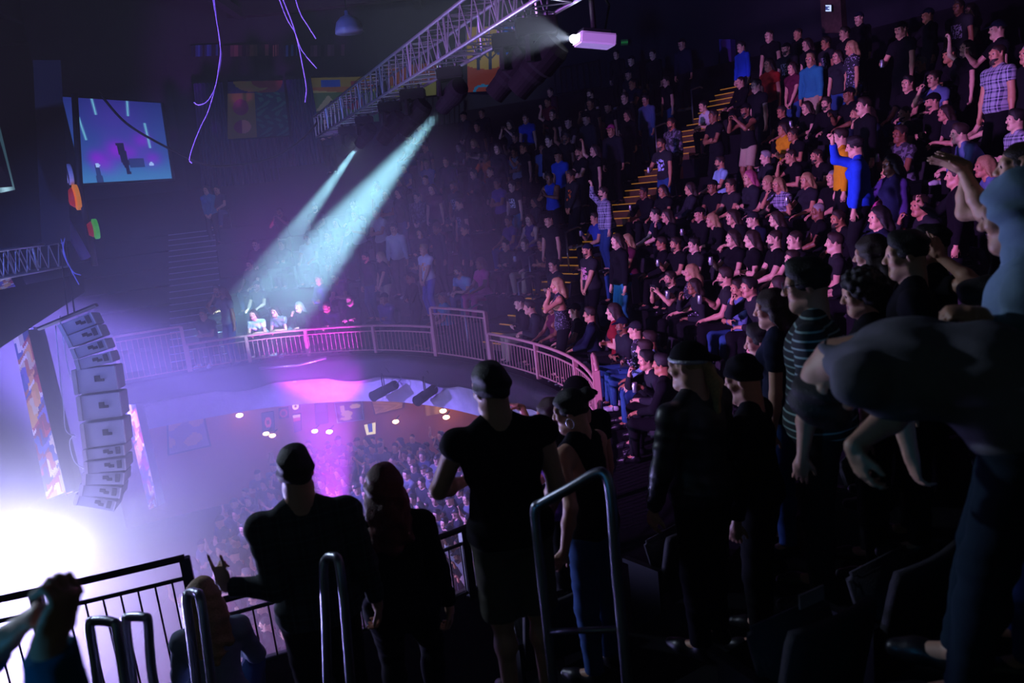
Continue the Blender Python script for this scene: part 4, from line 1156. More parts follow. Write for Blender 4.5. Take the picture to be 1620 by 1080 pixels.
def seat(P, yaw, label, folded=False, group='folding seats of the balcony'):
    t = empty('theatre_seat', P, rot_z(yaw)); tag(t, label, 'seat', group)
    for nm, me in (('backrest', SB), ('cushion', SC), ('side_frame', SF)):
        o = bpy.data.objects.new(nm, me); COL.objects.link(o); o.parent = t
        if folded and nm == 'cushion': o.matrix_local = Matrix.Translation((0, -.02, .40)) @ Matrix.Rotation(math.radians(72), 4, 'X') @ Matrix.Translation((0, 0, -.40))
    seats.append(t); return t
for c in crowd:
    if not c['q'].seat: continue
    P = pt(c['s'], c['o'] + .10, row_z(c['k'])); n = -nrm(c['s'])
    seat(P, math.atan2(-n.x, n.y), 'folding theatre seat, %s row, under the %s person %s of lit stairs' % (ORD[c['k']], ordn(c['ord']), c['side']))
# ------------------------------------------------------------------ the crowd on the hall floor
random.seed(21); spots = []
for gx in range(60):
    for gy in range(60):
        x, y = -8.2 + gx * .52 + random.uniform(-.16, .16) + (gy % 2) * .26, 8.5 + gy * .50 + random.uniform(-.16, .16)
        s, o = so((x, y))
        if o > 4.4: continue
        u, v, d = proj((x, y, PITZ + 1.6))
        if not (285 < u < 760 and 655 < v < 1010): continue
        if x < -7.6 + .1 * max(0, 16 - y): continue
        if random.random() < .12: continue
        spots.append((d, x, y, u, v))
spots.sort(); NPIT = 300 - len(crowd) - 16
far = spots[NPIT:]; near = spots[:NPIT]
pitn = []
for i, (d, x, y, u, v) in enumerate(near):
    code = random.choice('SSPCFFRWHRS'); b = random.choice('MMMMFB')
    root, q = person(code, b, random.choice('kkkkndgmw'), random.choice((.5, .5, 1.92)), random.choice('kkj'), 1.97, random.choice('sstzzcc' if b != 'F' else 'lvlu'), random.choice('kbblg'), random.choice('knd'), b != 'F' and random.random() < .4)
    yaw = math.atan2(10 + x, 12 - y) + random.uniform(-.3, .3); yaw = math.atan2(-(-10 - x), 12 - y) + random.uniform(-.3, .3)
    root.matrix_world = Matrix.Translation((x, y, PITZ)) @ Matrix.Rotation(yaw, 4, 'Z') @ Matrix.Scale(random.uniform(.95, 1.05), 4)
    pitn.append((root, u, v, code))
pitn.sort(key=lambda a: a[1])
for i, (root, u, v, code) in enumerate(pitn):
    tag(root, 'person %s in the hazy floor crowd, %s from its left edge' % (DO[code], ordn(i + 1)), 'person', 'nearest of the standing crowd on the hall floor')
def joined(parts):                                        # one far spectator as plain arrays: vertices, quads, material index
    vs_, fs_, mi = [], [], []; b0 = 0
    for me, m in parts:
        v = np.empty(len(me.vertices) * 3, np.float32); me.vertices.foreach_get('co', v); f = np.empty(len(me.loops), np.int32); me.loops.foreach_get('vertex_index', f)
        vs_.append(v.reshape(-1, 3)); fs_.append(f.reshape(-1, 4) + b0); mi.append(np.full(len(f) // 4, m)); b0 += len(vs_[-1])
    return np.concatenate(vs_), np.concatenate(fs_), np.concatenate(mi)
protos = []
for code, hk in (('S', 'short'), ('P', 'buzz'), ('C', 'cap'), ('F', 'short'), ('R', 'thick'), ('S', 'long'), ('H', 'cap'), ('W', 'long')):
    q = getpose(code, 'M'); hm = hair_sdf(hk).mesh(.02, None, 0, 'h', [M['hair']])
    X = Matrix(((*q.Hm[0], q.hc[0]), (*q.Hm[1], q.hc[1]), (*q.Hm[2], q.hc[2]), (0, 0, 0, 1))); hm.transform(X)
    protos.append(joined([(body_sdf(q).mesh(.034, (q.hc - .12, q.hc + .12, .016), 0, 'b', [M['skin']]), 0), (shirt_sdf(q, .6).mesh(.034, None, 0, 's', [M['cloth']]), 1), (trouser_sdf(q).mesh(.038, None, 0, 't', [M['cloth']]), 1), (hm, 2)]))
av, af, am = [], [], []; b0 = 0
for d, x, y, u, v in far:
    pv, pf, pm = random.choice(protos); yaw = math.atan2(10 + x, 12 - y) + random.uniform(-.35, .35); c, s = math.cos(yaw), math.sin(yaw); sc = random.uniform(.93, 1.05)
    P = pv * sc; w = np.c_[P[:, 0] * c - P[:, 1] * s + x, P[:, 0] * s + P[:, 1] * c + y, P[:, 2] + PITZ]
    av.append(w); af.append(pf + b0); am.append(np.where(pm == 1, random.choice((1, 1, 1, 3, 4)), pm)); b0 += len(w)
if far:
    av, af, am = np.concatenate(av), np.concatenate(af), np.concatenate(am)
    me = bpy.data.meshes.new('floor_crowd'); me.vertices.add(len(av)); me.vertices.foreach_set('co', av.astype(np.float32).ravel()); me.loops.add(af.size); me.loops.foreach_set('vertex_index', af.astype(np.int32).ravel())
    me.polygons.add(len(af)); me.polygons.foreach_set('loop_start', np.arange(0, af.size, 4, dtype=np.int32))
    for m in (mat('crowd_skin', '#cf9a7c', .5), mat('crowd_black', '#1c1b21', .9), mat('crowd_hair', '#1d1511', .5), mat('crowd_grey', '#5c5e68', .9), mat('crowd_navy', '#232b48', .9)): me.materials.append(m)
    me.polygons.foreach_set('material_index', am.astype(np.int32)); me.update(calc_edges=True); me.shade_smooth()
    o = bpy.data.objects.new('floor_crowd', me); COL.objects.link(o); tag(o, 'dense hazy crowd standing farther back on the hall floor', 'crowd', kind='stuff')
# ------------------------------------------------------------------ things held by the crowd
def phone_mesh():
    b = MB().box((0, 0, 0), (.076, .009, .155)); return b.mesh('phone', M['phone'])
M['phone'] = mat('phone_case', '#101014', .3); M['screen'] = emis('phone_screen', '#8fb6ff', 1.6)
M['can'] = mat('aluminium_can', '#c4c8d2', .3, metal=.8)
PHM = phone_mesh(); _c = MB().lathe([(.026, -.062), (.033, -.055), (.033, .05), (.027, .062), (.022, .063)], (0, 0, 0), (0, 0, 1), 14); CANM = _c.mesh('drink_can', M['can'], True)
_sm = MB().box((0, -.0055, 0), (.068, .002, .14)).mesh('screen', M['screen'])
def rowtxt(c): return '%s row, %s %s of lit stairs' % (ORD[c['k']], ordn(c['ord']), c['side'])
for c in crowd:
    q = c['q']; X = c['root'].matrix_world
    if c['code'] in 'FV' and c['lab'] + c['e'].__str__() and c['e'] != 0:
        p = (q.wr['l'] + q.wr['r']) / 2 + V3(0, .045, .10)
        t = bpy.data.objects.new('phone', PHM); COL.objects.link(t); t.matrix_world = X @ Matrix.Translation(Vector(p)) @ Matrix.Rotation(PI / 2, 4, 'Y')
        s = bpy.data.objects.new('screen', _sm); COL.objects.link(s); s.parent = t
        tag(t, 'phone held up by the filming person, ' + rowtxt(c), 'phone', 'phones held up on the balcony')
    if c['code'] in 'UD' and c['e'] != 0:
        fd, pn, sg, cu = q.hd['r']; p = q.wr['r'] + fd * .088 + pn * .036
        t = bpy.data.objects.new('drink_can', CANM); COL.objects.link(t); t.matrix_world = X @ Matrix.Translation(Vector(p))
        tag(t, 'silver drink can held by the person in the ' + rowtxt(c), 'can', 'drink cans on the balcony')
# ------------------------------------------------------------------ the nearest spectators, built finely
HH = .0095
def hero(label, u, v, d, yaw, pk, top='k', sleeve=.45, bottom='k', blen=1.97, hair='s', hcol='k', capcol='k', beard=False, skin='#d2a085', topmat='cloth', scale=1.0, hw=None, anchor='top', longbeard=False, topcol=None, botcol=None, h=None, floor=True, parts=(), shoe='k', fy=0):
    h = h or HH; yaw = math.radians(yaw); q = pose(**pk)
    loc = Vector(q.hc + q.Hm[:, 2] * .118) if anchor == 'top' else Vector(q.pel)
    Rz = Matrix.Rotation(yaw, 4, 'Z'); P = at(u, v, d) - (Rz @ loc) * scale
    X = Matrix.Translation(P) @ Rz @ Matrix.Scale(scale, 4); Xi = X.inverted()
    if hw:
        hands = dict(pk.get('hands') or {})
        for sd, (tg, fd, pn, hint, cu) in hw.items():
            l3 = lambda w_: tuple(Rz.inverted().to_3x3() @ Vector(w_))
            hands[sd] = (tuple(Xi @ at(*tg)), l3(fd), l3(pn), hint, cu)
        q = pose(**{**pk, 'hands': hands})
    fz = floor_z(P)
    if floor and abs(P.z - fz) < .6 and not pk.get('seat') and not pk.get('feet'):   # plant both feet on the tread by lengthening or bending the legs
        dz = (fz - P.z) / scale + .085
        q = pose(**{**pk, 'hands': hands if hw else pk.get('hands'), 'feet': {'l': (-.10, fy - .01, dz), 'r': (.10, fy + .03, dz)}})
    root = bpy.data.objects.new('person', body_sdf(q).mesh(h, (q.hc - .14, q.hc + .14, .0058), 0, 'person', SK(), head_mark(q))); COL.objects.link(root); root.color = (*srgb(skin), 1)
    root.matrix_world = X
    lk('shirt', (shirt_sdf(q, 1, tank=True) if sleeve == 0 else shirt_sdf(q, sleeve)).mesh(h, None, .0017, 'shirt', [M[topmat]]), root, srgb(topcol or C_[top]))
    lk('trousers' if blen > 1 else 'shorts', trouser_sdf(q, blen).mesh(h, None, .0013, 'trousers', [M['cloth']]), root, srgb(botcol or C_[bottom]))
    for sd in 'lr': lk('shoe', shoe_sdf(q, sd).mesh(.012, None, 0, 'shoe', [M['leather']]), root, srgb(C_[shoe]))
    HX = Matrix(((*q.Hm[0], q.hc[0]), (*q.Hm[1], q.hc[1]), (*q.Hm[2], q.hc[2]), (0, 0, 0, 1)))
    def add(kind, nm, col):
        o = lk(nm, hair_sdf(kind).mesh(.0062, None, 0 if kind in ('cap', 'cap_back') else .0032, nm, [M['cloth' if kind in ('cap', 'cap_back', 'beanie', 'hood') else 'hair']]), root, col); o.matrix_local = HX @ Matrix.Scale(.965 if q.female else 1, 4); return o
    if HK[hair]:
        add(HK[hair], {'c': 'cap', 'a': 'cap', 'n': 'beanie', 'h': 'hood'}.get(hair, 'hair'), srgb(topcol or C_[capcol]) if hair == 'h' else srgb(C_[capcol]) if hair in 'can' else srgb(HC[hcol]))
        if hair in 'ca': add('buzz', 'hair', srgb(HC[hcol]))
    if beard: add('longbeard' if longbeard else 'beard', 'beard', srgb(HC[hcol]))
    for pn_ in parts:
        if pn_ == 'glasses':
            g = MB()
            for sg in (-1, 1):
                g.tube([(sg * .033 + .026 * math.cos(a), .104, .006 + .019 * math.sin(a)) for a in np.linspace(0, 2 * PI, 15)[:-1]], .0028, 6, closed=True)
                g.tube([(sg * .058, .103, .012), (sg * .078, .08, .016), (sg * .082, -.005, .014)], .0025, 6)
            g.tube([(-.008, .105, .010), (0, .107, .013), (.008, .105, .010)], .0025, 6)
            o = g.build('glasses', M['black'], root, smooth=True); o.matrix_local = HX
        if pn_ == 'glint':
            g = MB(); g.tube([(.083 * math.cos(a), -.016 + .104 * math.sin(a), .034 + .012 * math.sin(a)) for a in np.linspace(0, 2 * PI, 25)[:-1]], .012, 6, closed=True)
            o = g.build('glint', M['cap_glint'], root, smooth=True); o.matrix_local = HX  # silver ring standing in for the lit edge of the cap
        if pn_ in ('watch_l', 'watch_r'):
            sd = pn_[-1]; w_, e_ = Vector(q.wr[sd]), Vector(q.el[sd]); a = (e_ - w_).normalized(); x = a.cross(Vector((0, 0, 1))).normalized(); y = a.cross(x); c0 = w_ + a * .02
            g = MB().tube([c0 + (x * math.cos(t_) + y * math.sin(t_)) * .031 for t_ in np.linspace(0, 2 * PI, 17)[:-1]], .006, 6, closed=True).build('watch_strap', M['alu'], root, smooth=True)
            MB().lathe([(.017, 0), (.017, .008), (.014, .010)], c0 + y * .033, y, 14).build('watch_face', M['chrome'], g)
        if pn_ == 'earring':
            c0 = HX @ Vector((-.082, .0, -.055)); o = MB().tube([c0 + Vector((0, .028 * math.cos(a), .028 * math.sin(a))) for a in np.linspace(0, 2 * PI, 21)[:-1]], .0025, 6, closed=True).build('hoop_earring', M['chrome'], root, smooth=True); o.parent = root; o.matrix_parent_inverse = Matrix()
        if pn_ == 'ponytail':
            S = SDF().rc((0, -.10, .02), (0, -.14, -.10), .03, .034, .02).rc((0, -.14, -.10), (.01, -.12, -.26), .034, .014, .02)
            o = lk('ponytail', S.mesh(.0062, None, .002, 'ponytail', [M['hair']]), root, srgb('#b08a58')); o.matrix_local = HX
    tag(root, label, 'person'); return root, q, X
M['cap_glint'] = mat('silver_glint', '#a8aab4', .4, metal=.6, bump=.4, bscale=80)
M['pat_striped'] = pattern_mat('striped_polo', 'stripe', '#23272a', '#93b0aa', 1.0)
M['pat_darkplaid'] = pattern_mat('dark_plaid', 'plaid', '#1a2022', '#39464a', 1.2)
FIST = (1, 1, 1, 1, .9); HORN = (0, 1, 1, 0, .95); REL = (.3, .35, .4, .45, .3)
A1 = dict(bw=1.16, bd=1.2, lean=.04, head=(.30, .08, 0), hands={'l': ((-.16, .30, 1.12), (.4, 1, .1), (.5, 0, -1), (-1, -.5, -.6), FIST), 'r': ((.235, .16, .93), (0, .5, -1), (-1, 0, 0), (.35, -1, 0), REL)})
hero('person seen from behind in a black short-sleeved top and grey knee shorts', 771, 577, 3.7, 10, A1, 'k', .14, 'd', .93, 't', 'k', botcol='#5d5a52')
hero('person from behind in a dark plaid shirt raising a horns hand sign', 461, 710, 3.75, 14, dict(bw=1.14, bd=1.15, lean=.03, head=(.12, .04, 0)), 'e', 1.9, 'k', 1.97, 't', 'k', topmat='pat_darkplaid',
     hw={'l': ((357, 927, 3.72), (-.18, .05, 1), (.2, 1, 0), (.35, -.4, -.6), HORN)})
hero('person from behind in a black jacket, standing between the plaid shirt and the knee shorts', 602, 733, 4.25, 6, dict(female=True, bw=1.12, lean=.04, head=(.1, .06, 0), hands={'l': ((-.2, .16, .95), (.5, .8, -.3), (0, 0, -1), None, REL)}), 'k', 1.9, 'k', 1.97, 'w', 'r', scale=1.02)
hero('person seated from behind at the front rail in a pale blue-grey top', 314, 914, 4.7, 18, dict(seat=True, female=True, lean=.12, head=(.2, .1, 0), hands={'r': ((.13, .34, .63), (-.1, 1, -.25), DN), 'l': ((-.13, .34, .63), (.1, 1, -.25), DN)}), 'u', 1.9, 'j', 1.97, 'v', 'l', topcol='#8a98b0', floor=False)
hero('person in a black tank top with a hoop earring and watch, looking left', 893, 617, 4.4, 48, dict(female=True, lean=.06, head=(.45, .18, 0), hands={'r': ((.20, .20, .95), (.2, .5, -1), (-1, 0, 0), (.8, -.8, 0), REL)}), 'k', 0, 'j', 1.97, 'u', 'k',
     hw={'l': ((893, 872, 4.25), (-.5, .1, -.8), (0, 1, 0), (-.6, -1, .2), REL)}, parts=('watch_l', 'earring'))
hero('person in a black cap seen from behind, between the black tank top and the rail', 908, 597, 5.4, 40, dict(bw=1.1), 'k', .5, 'k', 1.97, 'a', 'k')
hero('person lit pink pointing at the stage behind the black tank top wearer', 866, 630, 5.4, 62, dict(female=True, head=(.2, .05, 0)), 'v', .45, 'k', 1.97, 'l', 'b', topcol='#6a3a9a',
     hw={'l': ((826, 645, 5.6), (-1, .3, .35), (0, -.3, -1), (-.4, -.6, -1), (0, .9, .9, .9, .6))})
hero('person in a black leather jacket and black cap with its lit rim as silver headband', 1082, 543, 4.15, 38, dict(bw=1.14, bd=1.15, lean=.03, head=(.25, .1, 0), hands={'l': ((-.27, .10, .90), (.1, .3, -1), (1, 0, 0), (-.8, -.8, 0), REL)}), 'k', 1.92, 'k', 1.97, 'a', 'l', topmat='leather', parts=('glint', 'ponytail'), topcol='#23252a')
hero('person with glasses in a pale striped dark polo shirt, arm hanging', 1268, 411, 3.75, 64, dict(bw=1.12, bd=1.22, lean=.03, head=(.15, .12, 0), hands={'l': ((-.30, .04, .86), (.05, .15, -1), (1, 0, 0), (-.6, -1, 0), REL)}), 'e', .62, 'd', 1.97, 't', 'k', topmat='pat_striped', parts=('glasses',), skin='#cf9c80')
hero('person in a navy tee, pink lit, in profile left of the striped polo shirt', 1214, 458, 5.0, 68, dict(female=True, bw=1.08, head=(.05, .12, 0)), 'n', .5, 'j', 1.97, 'v', 'b')
hero('person with only a pink lit face showing, low beside the navy tee', 1198, 512, 5.3, 66, dict(head=(.05, .15, 0)), 'k', .5, 'k', 1.97, 's', 'k', floor=False)
hero('person in a black tee in profile just above the bending grey tee', 1352, 430, 4.3, 66, dict(female=True, head=(.2, .22, 0)), 'k', .5, 'k', 1.97, 'y', 'k')
BEND = dict(lean=.78, lean2=1.5, bw=1.2, bd=1.3, head=(.0, 3.0, 0), pelz=.78)
hero('person in a grey tee bending far forward, arm reaching down', 1630, 650, 2.25, 56, BEND, 'd', .72, 'j', 1.97, 't', 'k', anchor='pel', topcol='#74747e', botcol='#1d2c3a', fy=.22,
     hw={'l': ((1350, 705, 2.35), (.25, 0, -1), (1, .2, 0), (.3, -.3, 1), REL), 'r': ((1440, 715, 2.8), (.2, 0, -1), (1, 0, 0), (.6, .3, 1), REL)})
hero('person in a grey blue hoodie, hood up, arm bent, at the right edge', 1592, 281, 2.62, 58, dict(bw=1.16, bd=1.2, head=(-.25, .2, 0), lean=.08), 'u', 1.9, 'j', 1.97, 'h', 'k', topcol='#6f8a9e', skin='#b98a70',
     hw={'l': ((1552, 498, 2.5), (-1, .2, .2), (0, .5, -1), (.4, -.6, -1), FIST)})
hero('person in a black tee in profile between the striped polo and the raised arms', 1428, 366, 4.1, 66, dict(bw=1.1, bd=1.1, head=(.08, .10, 0)), 'k', .5, 'k', 1.97, 's', 'k')
hero('person in a black top stretching both bare arms toward the stage', 1614, 224, 3.9, 60, dict(bw=1.2, bd=1.3, head=(.05, .0, 0)), 'k', .3, 'k', 1.97, 'z', 'b',
     hw={'l': ((1522, 268, 4.1), (-1, .3, .55), (.4, -.4, -1), (0, -.3, -1), (.05, .05, .08, .1, .1)), 'r': ((1530, 262, 4.35), (-1, .3, .6), (.4, .4, -1), (0, .3, -1), (.05, .05, .08, .1, .1))}, parts=('watch_l',))
hero('person lit pink in profile with one hand beside the face, below the stretched arms', 1470, 356, 4.9, 60, dict(head=(.1, .05, 0), bw=1.08), 'k', .5, 'k', 1.97, 's', 'k', hw={'l': ((1490, 408, 4.65), (-.35, .1, 1), (0, 1, 0), (-.2, -.8, -1), (0, .1, .3, .5, .6))})
hero('person in a black tee partly hidden behind the profile next to the striped polo', 1374, 372, 4.9, 52, dict(female=True, head=(.0, .1, 0)), 'k', .5, 'k', 1.97, 'v', 'b')
hero('person in black looking down between the bending grey tee and the hood', 1540, 446, 3.5, 60, dict(head=(.1, .4, 0)), 'k', .5, 'k', 1.97, 't', 'k')
hero('person in profile with a black beanie, low behind the leather jacket', 1166, 570, 4.5, 58, dict(head=(.1, .2, 0), bw=1.05), 'k', 1.9, 'k', 1.97, 'n', 'k')
hero('person in a bright blue sweatshirt raising a fist above the right-hand crowd', 1349, 216, 10.2, 62, dict(female=True, bw=1.18, bd=1.1, head=(.05, .15, 0)), 'b', 1.9, 'k', 1.97, 't', 'k', scale=1.06, topcol='#2348c8', h=.014,
     hw={'r': ((1317, 225, 10.3), (0, 0, 1), (-1, 0, 0), (.6, .3, -1), FIST)})
hero('blurred person at the left edge, blue light painted on sleeves, clasping raised hands', -250, 850, 1.5, -18, dict(bw=1.1, head=(-.2, .1, 0)), 'j', 1.95, 'k', 1.97, 's', 'k', topcol='#1d6a8a', floor=False,
     hw={'r': ((75, 1020, 1.36), (.55, .15, 1), (-.8, .3, .4), (.7, .1, -1), FIST), 'l': ((66, 1006, 1.42), (.8, .15, .55), (.2, .2, -1), (-.6, .4, -.6), FIST)})  # blue light on the sleeves put into the cloth colour
# ------------------------------------------------------------------ painted flat things (real flat objects, colour per vertex)
def attr_mat(name, emit=0, rough=.8):
    m, nt, b = node_mat(name); a = nt.nodes.new('ShaderNodeVertexColor'); a.layer_name = 'paint'
    b.inputs['Roughness'].default_value = rough
    if emit:
        b.inputs['Base Color'].default_value = (.02, .02, .02, 1); nt.links.new(a.outputs['Color'], b.inputs['Emission Color']); b.inputs['Emission Strength'].default_value = emit
    else: nt.links.new(a.outputs['Color'], b.inputs['Base Color'])
    return m
def painted(name, corners, fn, nx, ny, m, parent=None, sag=0):
    """corners: top left, top right, bottom right, bottom left; fn(x, y) -> srgb colour with x to the right and y down, both 0..1"""
    a, b, c, d = [Vector(p) for p in corners]; nv = (b - a).cross(d - a).normalized(); mb = MB(); rws = []
    for j in range(ny + 1):
        t = j / ny; l, r = a.lerp(d, t), b.lerp(c, t)
        rws.append([l.lerp(r, i / nx) + nv * (sag * math.sin(i / nx * 23) * .5) for i in range(nx + 1)])
    mb.grid(rws); me = mb.mesh(name, m); ca = me.color_attributes.new('paint', 'FLOAT_COLOR', 'CORNER'); cols = []
    for j in range(ny):
        for i in range(nx):
            k = srgb(fn((i + .5) / nx, (j + .5) / ny)); cols += [(*k, 1)] * 4
    ca.data.foreach_set('color', np.array(cols, np.float32).ravel())
    o = bpy.data.objects.new(name, me); COL.objects.link(o)
    if parent is not None: o.parent = parent; o.matrix_parent_inverse = parent.matrix_basis.inverted()
    return o
def mixc(a, b, t): return tuple(x + (y - x) * max(0, min(1, t)) for x, y in zip(a, b))
def h3(c): c = c.lstrip('#'); return tuple(int(c[i:i + 2], 16) / 255 for i in (0, 2, 4))
def backing(name, corners, depth, m, parent, grow=.02):
    a, b, c, d = [Vector(p) for p in corners]; n = (b - a).cross(d - a).normalized(); ce = (a + b + c + d) / 4
    if n.dot(CAM - ce) < 0: n = -n
    g = lambda p: ce + (p - ce) * (1 + grow)
    F4 = [g(p) - n * .015 for p in (a, b, c, d)]; B4 = [p - n * depth for p in F4]; mb = MB().add(F4 + B4, [(0, 1, 2, 3), (7, 6, 5, 4), (0, 4, 5, 1), (1, 5, 6, 2), (2, 6, 7, 3), (3, 7, 4, 0)])
    return mb.build(name, m, parent, fix=True)
# ---- video screens
def stage_picture(x, y):
    c = mixc((.10, .16, .42), (.16, .34, .62), y * 1.1)
    for cx, cy_, r, k in ((.22, .72, .10, .8), (.45, .62, .12, .9), (.30, .80, .12, .7), (.74, .50, .10, .7), (.82, .74, .10, .7), (.60, .66, .10, .6), (.5, .25, .35, .25)):
        c = mixc(c, (.50, .10, .78), k * math.exp(-((x - cx) ** 2 + (y - cy_) ** 2) / (r * r)))
    for bx, sl, y0, y1 in ((.12, .10, .22, .5), (.80, .05, .28, .6), (.66, -.1, 0, .2), (.3, .05, 0, .2)):
        if y0 < y < y1: c = mixc(c, (.45, .78, .85), .85 * math.exp(-((x - bx - sl * (y - y0)) / .013) ** 2))
    if y > .72: c = mixc(c, (.25, .55, .75), (y - .72) * 2.2)
    if abs(x - .50 - .12 * (y - .6)) < .022 + .018 * (y < .8) and .53 < y < .92: c = (.07, .07, .22)
    if .56 < x < .72 and .72 < y < .84 or abs(x - .2) < .10 * (y - .6) and y > .78: c = mixc(c, (.10, .16, .36), .8)
    if (x - .21) ** 2 + (y - .80) ** 2 < .0006 or (x - .80) ** 2 + (y - .80) ** 2 < .0006: c = (.6, .72, .95)
    return c
M['screen_img'] = attr_mat('screen_picture', 1.0)
t = empty('projection_screen', at(185, 225, 20)); tag(t, 'big video screen showing a blue and purple stage, hung high on the left', 'screen')
cs = [at(98, 153, 20), at(254, 163, 20), at(272, 282, 20), at(131, 290, 20)]
painted('picture', cs, stage_picture, 80, 62, M['screen_img'], t); backing('frame', cs, .12, M['black'], t, .03)
t = empty('projection_screen', at(-10, 250, 12)); tag(t, 'video screen cut by the left edge, pale beam picture', 'screen')
cs = [at(-60, 150, 11), at(-6, 175, 12.5), at(24, 300, 12.5), at(-60, 318, 11)]
painted('picture', cs, lambda x, y: mixc((.16, .26, .30), (.62, .78, .85), math.exp(-((x - .62 - .2 * y) / (.05 + .1 * y)) ** 2) * (y > .2)), 30, 30, M['screen_img'], t); backing('frame', cs, .12, M['black'], t, .03)
# ---- cloth banners on the back wall
def wallpt(u, v, gap=.12):
    r = ray(u, v)
    for t_ in np.arange(14, 45, .05):
        P = CAM + r * float(t_); s, o = so(P)
        if o >= wtop(s) - gap: return P
    return CAM + r * 30
def blob(x, y, cx, cy_, rx, ry): return ((x - cx) / rx) ** 2 + ((y - cy_) / ry) ** 2 < 1
def ban1(x, y):
    if y < .22: return h3('#8a7a3a') if blob(x, y, .45, -.02, .36, .22) and not blob(x, y, .62, .0, .2, .14) else h3('#7a3a34') if blob(x, y, .68, .02, .3, .22) else h3('#2a2c4a')
    if x < .47: return h3('#8c3050') if blob(x, y, .22, .46, .13, .14) or blob(x, y, .24, .80, .14, .12) and x < .24 else h3('#d8907a') if blob(x, y, .24, .80, .14, .12) else h3('#8a7630')
    return h3('#2e6a58') if math.sin(x * 31 + 4 * math.sin(y * 13)) * math.sin(y * 27 + x * 9) > .25 else h3('#1f3f44')
def ban2(x, y):
    if y < .22: return h3('#2f62a8') if .15 < x < .45 and y > .06 else h3('#b0443a') if x > .62 and y > .1 else h3('#b89a3a')
    if y < .34: return h3('#c87a30') if y < .34 - .12 * abs(x - .5) else h3('#d8c060')
    if blob(x, y, .62, .56, .16, .15): return h3('#a83038')
    if abs(x - .25) < (y - .38) * .6 and y < .72: return h3('#d8c87a')
    return h3('#6a8a3a') if y < .78 else h3('#4a7f55')
def ban3(x, y):
    for tx in (.18, .36):
        if abs(x - tx) < .022 or any(abs(x - tx - s_ * (hy - y) * .9) < .018 and 0 < hy - y < .12 for hy in (.42, .52) for s_ in (-1, 1)):
            if .28 < y < .66: return h3('#20304a')
    if blob(x, y, .24, 1.0, .16, .11) and not blob(x, y, .24, 1.0, .11, .075): return h3('#2f9ab0')
    if y > .60 + .06 * math.sin(x * 5): return h3('#a84a30')
    if .46 < x < .80 and y < .45: return h3('#2f68b8') if int(x * 22) % 2 else h3('#20407a')
    return h3('#c8a848') if x < .5 else h3('#7a3a5a')
M['banner'] = attr_mat('painted_banner', 0, .9)
def banner(label, px, fn):
    cs = [wallpt(*p, gap=.22) for p in px]; t = empty('wall_banner', sum(cs, Vector()) / 4); tag(t, label, 'banner', 'painted cloth banners on the back wall')
    painted('cloth', cs, fn, 60, 60, M['banner'], t, .02)
    MB().tube([cs[0], cs[1]], .025, 8).build('hanging_rod', M['black'], t, smooth=True)
banner('dim olive and green painted banner with red discs on the far curtain wall', [(360, 128), (448, 126), (458, 214), (360, 220)], ban1)
banner('bright painted banner with a red disc, partly behind the far truss end', [(492, 122), (592, 120), (600, 192), (495, 197)], ban2)
banner('painted banner with bare trees and a blue ring behind the lit truss', [(738, 42), (842, 38), (842, 140), (740, 146)], ban3)
banner('dim reddish banner strip high behind the truss middle', [(612, 104), (690, 98), (690, 150), (616, 158)], lambda x, y: h3('#8a4a34') if y < .6 else h3('#8a8a44'))
# ---- pleated curtains
def curtain(label, px, m=None, pl=16, amp=.09):
    a, b, c, d = [wallpt(*p, gap=.5) for p in px]; rws = []; n = pl * 8
    nv = (b - a).cross(d - a).normalized()
    for j in range(9):
        t_ = j / 8; rws.append([a.lerp(d, t_).lerp(b.lerp(c, t_), i / n) + nv * amp * math.sin(i / n * pl * 2 * PI + .6 * math.sin(i * .11)) * (.6 + .4 * t_) for i in range(n + 1)])
    o = MB().grid(rws).build('curtain', m or M['curtain'], smooth=True); tag(o, label, 'curtain', 'blue drapes on the back wall'); return o
curtain('blue pleated curtain left of the olive banner on the back wall', [(306, 132), (352, 130), (372, 330), (322, 330)], pl=8)
curtain('blue pleated curtain between the two far banners', [(452, 126), (492, 124), (520, 300), (476, 320)], pl=7)
curtain('wide dusky curtain hanging under the olive banner', [(360, 222), (462, 216), (480, 318), (376, 330)], mat('curtain_dusk', '#3a2c4c', .95, var=.2), 14)
curtain('dark curtain behind the lit truss fixtures', [(600, 160), (735, 150), (735, 215), (606, 260)], M['wall_dark'], 16)
# ---- clerestory band, ceiling beams
for i, (x0, x1, cc) in enumerate(((302, 345, '#2a4a78'), (352, 425, '#6a4a40'), (430, 440, '#8a5a4a'), (448, 470, '#33507c'), (480, 545, '#5a3a4a'))):
    cs = [wallpt(u, v, .1) for u, v in ((x0, 72), (x1, 70), (x1, 88), (x0, 90))]; o = painted('transom_panel', cs, lambda x, y, cc=cc: mixc(h3(cc), (.05, .06, .1), .5 + .5 * math.sin(x * 17)), 12, 3, M['banner'])
    tag(o, ['blue', 'brown', 'narrow tan', 'short blue', 'reddish'][i] + ' transom panel in the dim band under the ceiling', 'panel', 'transom panels under the ceiling')
for i, y in enumerate((9, 14, 19, 24, 29)):
    struct(MB().box((-2, y, 10.6), (44, .4, .8)).build('trim_ceiling_beam', M['ceiling'])); struct(MB().box((-14 + i * 6, 16, 10.3), (.25, 40, .3)).build('trim_ceiling_purlin', M['wall_dark']))
t = empty('pendant_lamp', at(553, 42, 15)); tag(t, 'bell shaped unlit pendant lamp hanging high beside the truss', 'lamp')
L_ = at(553, 52, 15); MB().lathe([(.27, 0), (.26, .08), (.22, .2), (.14, .28), (.05, .32), (.04, .40)], L_, (0, 0, 1), 24).build('lamp_shade', mat('lamp_shade', '#8a88a8', .35), t, smooth=True)
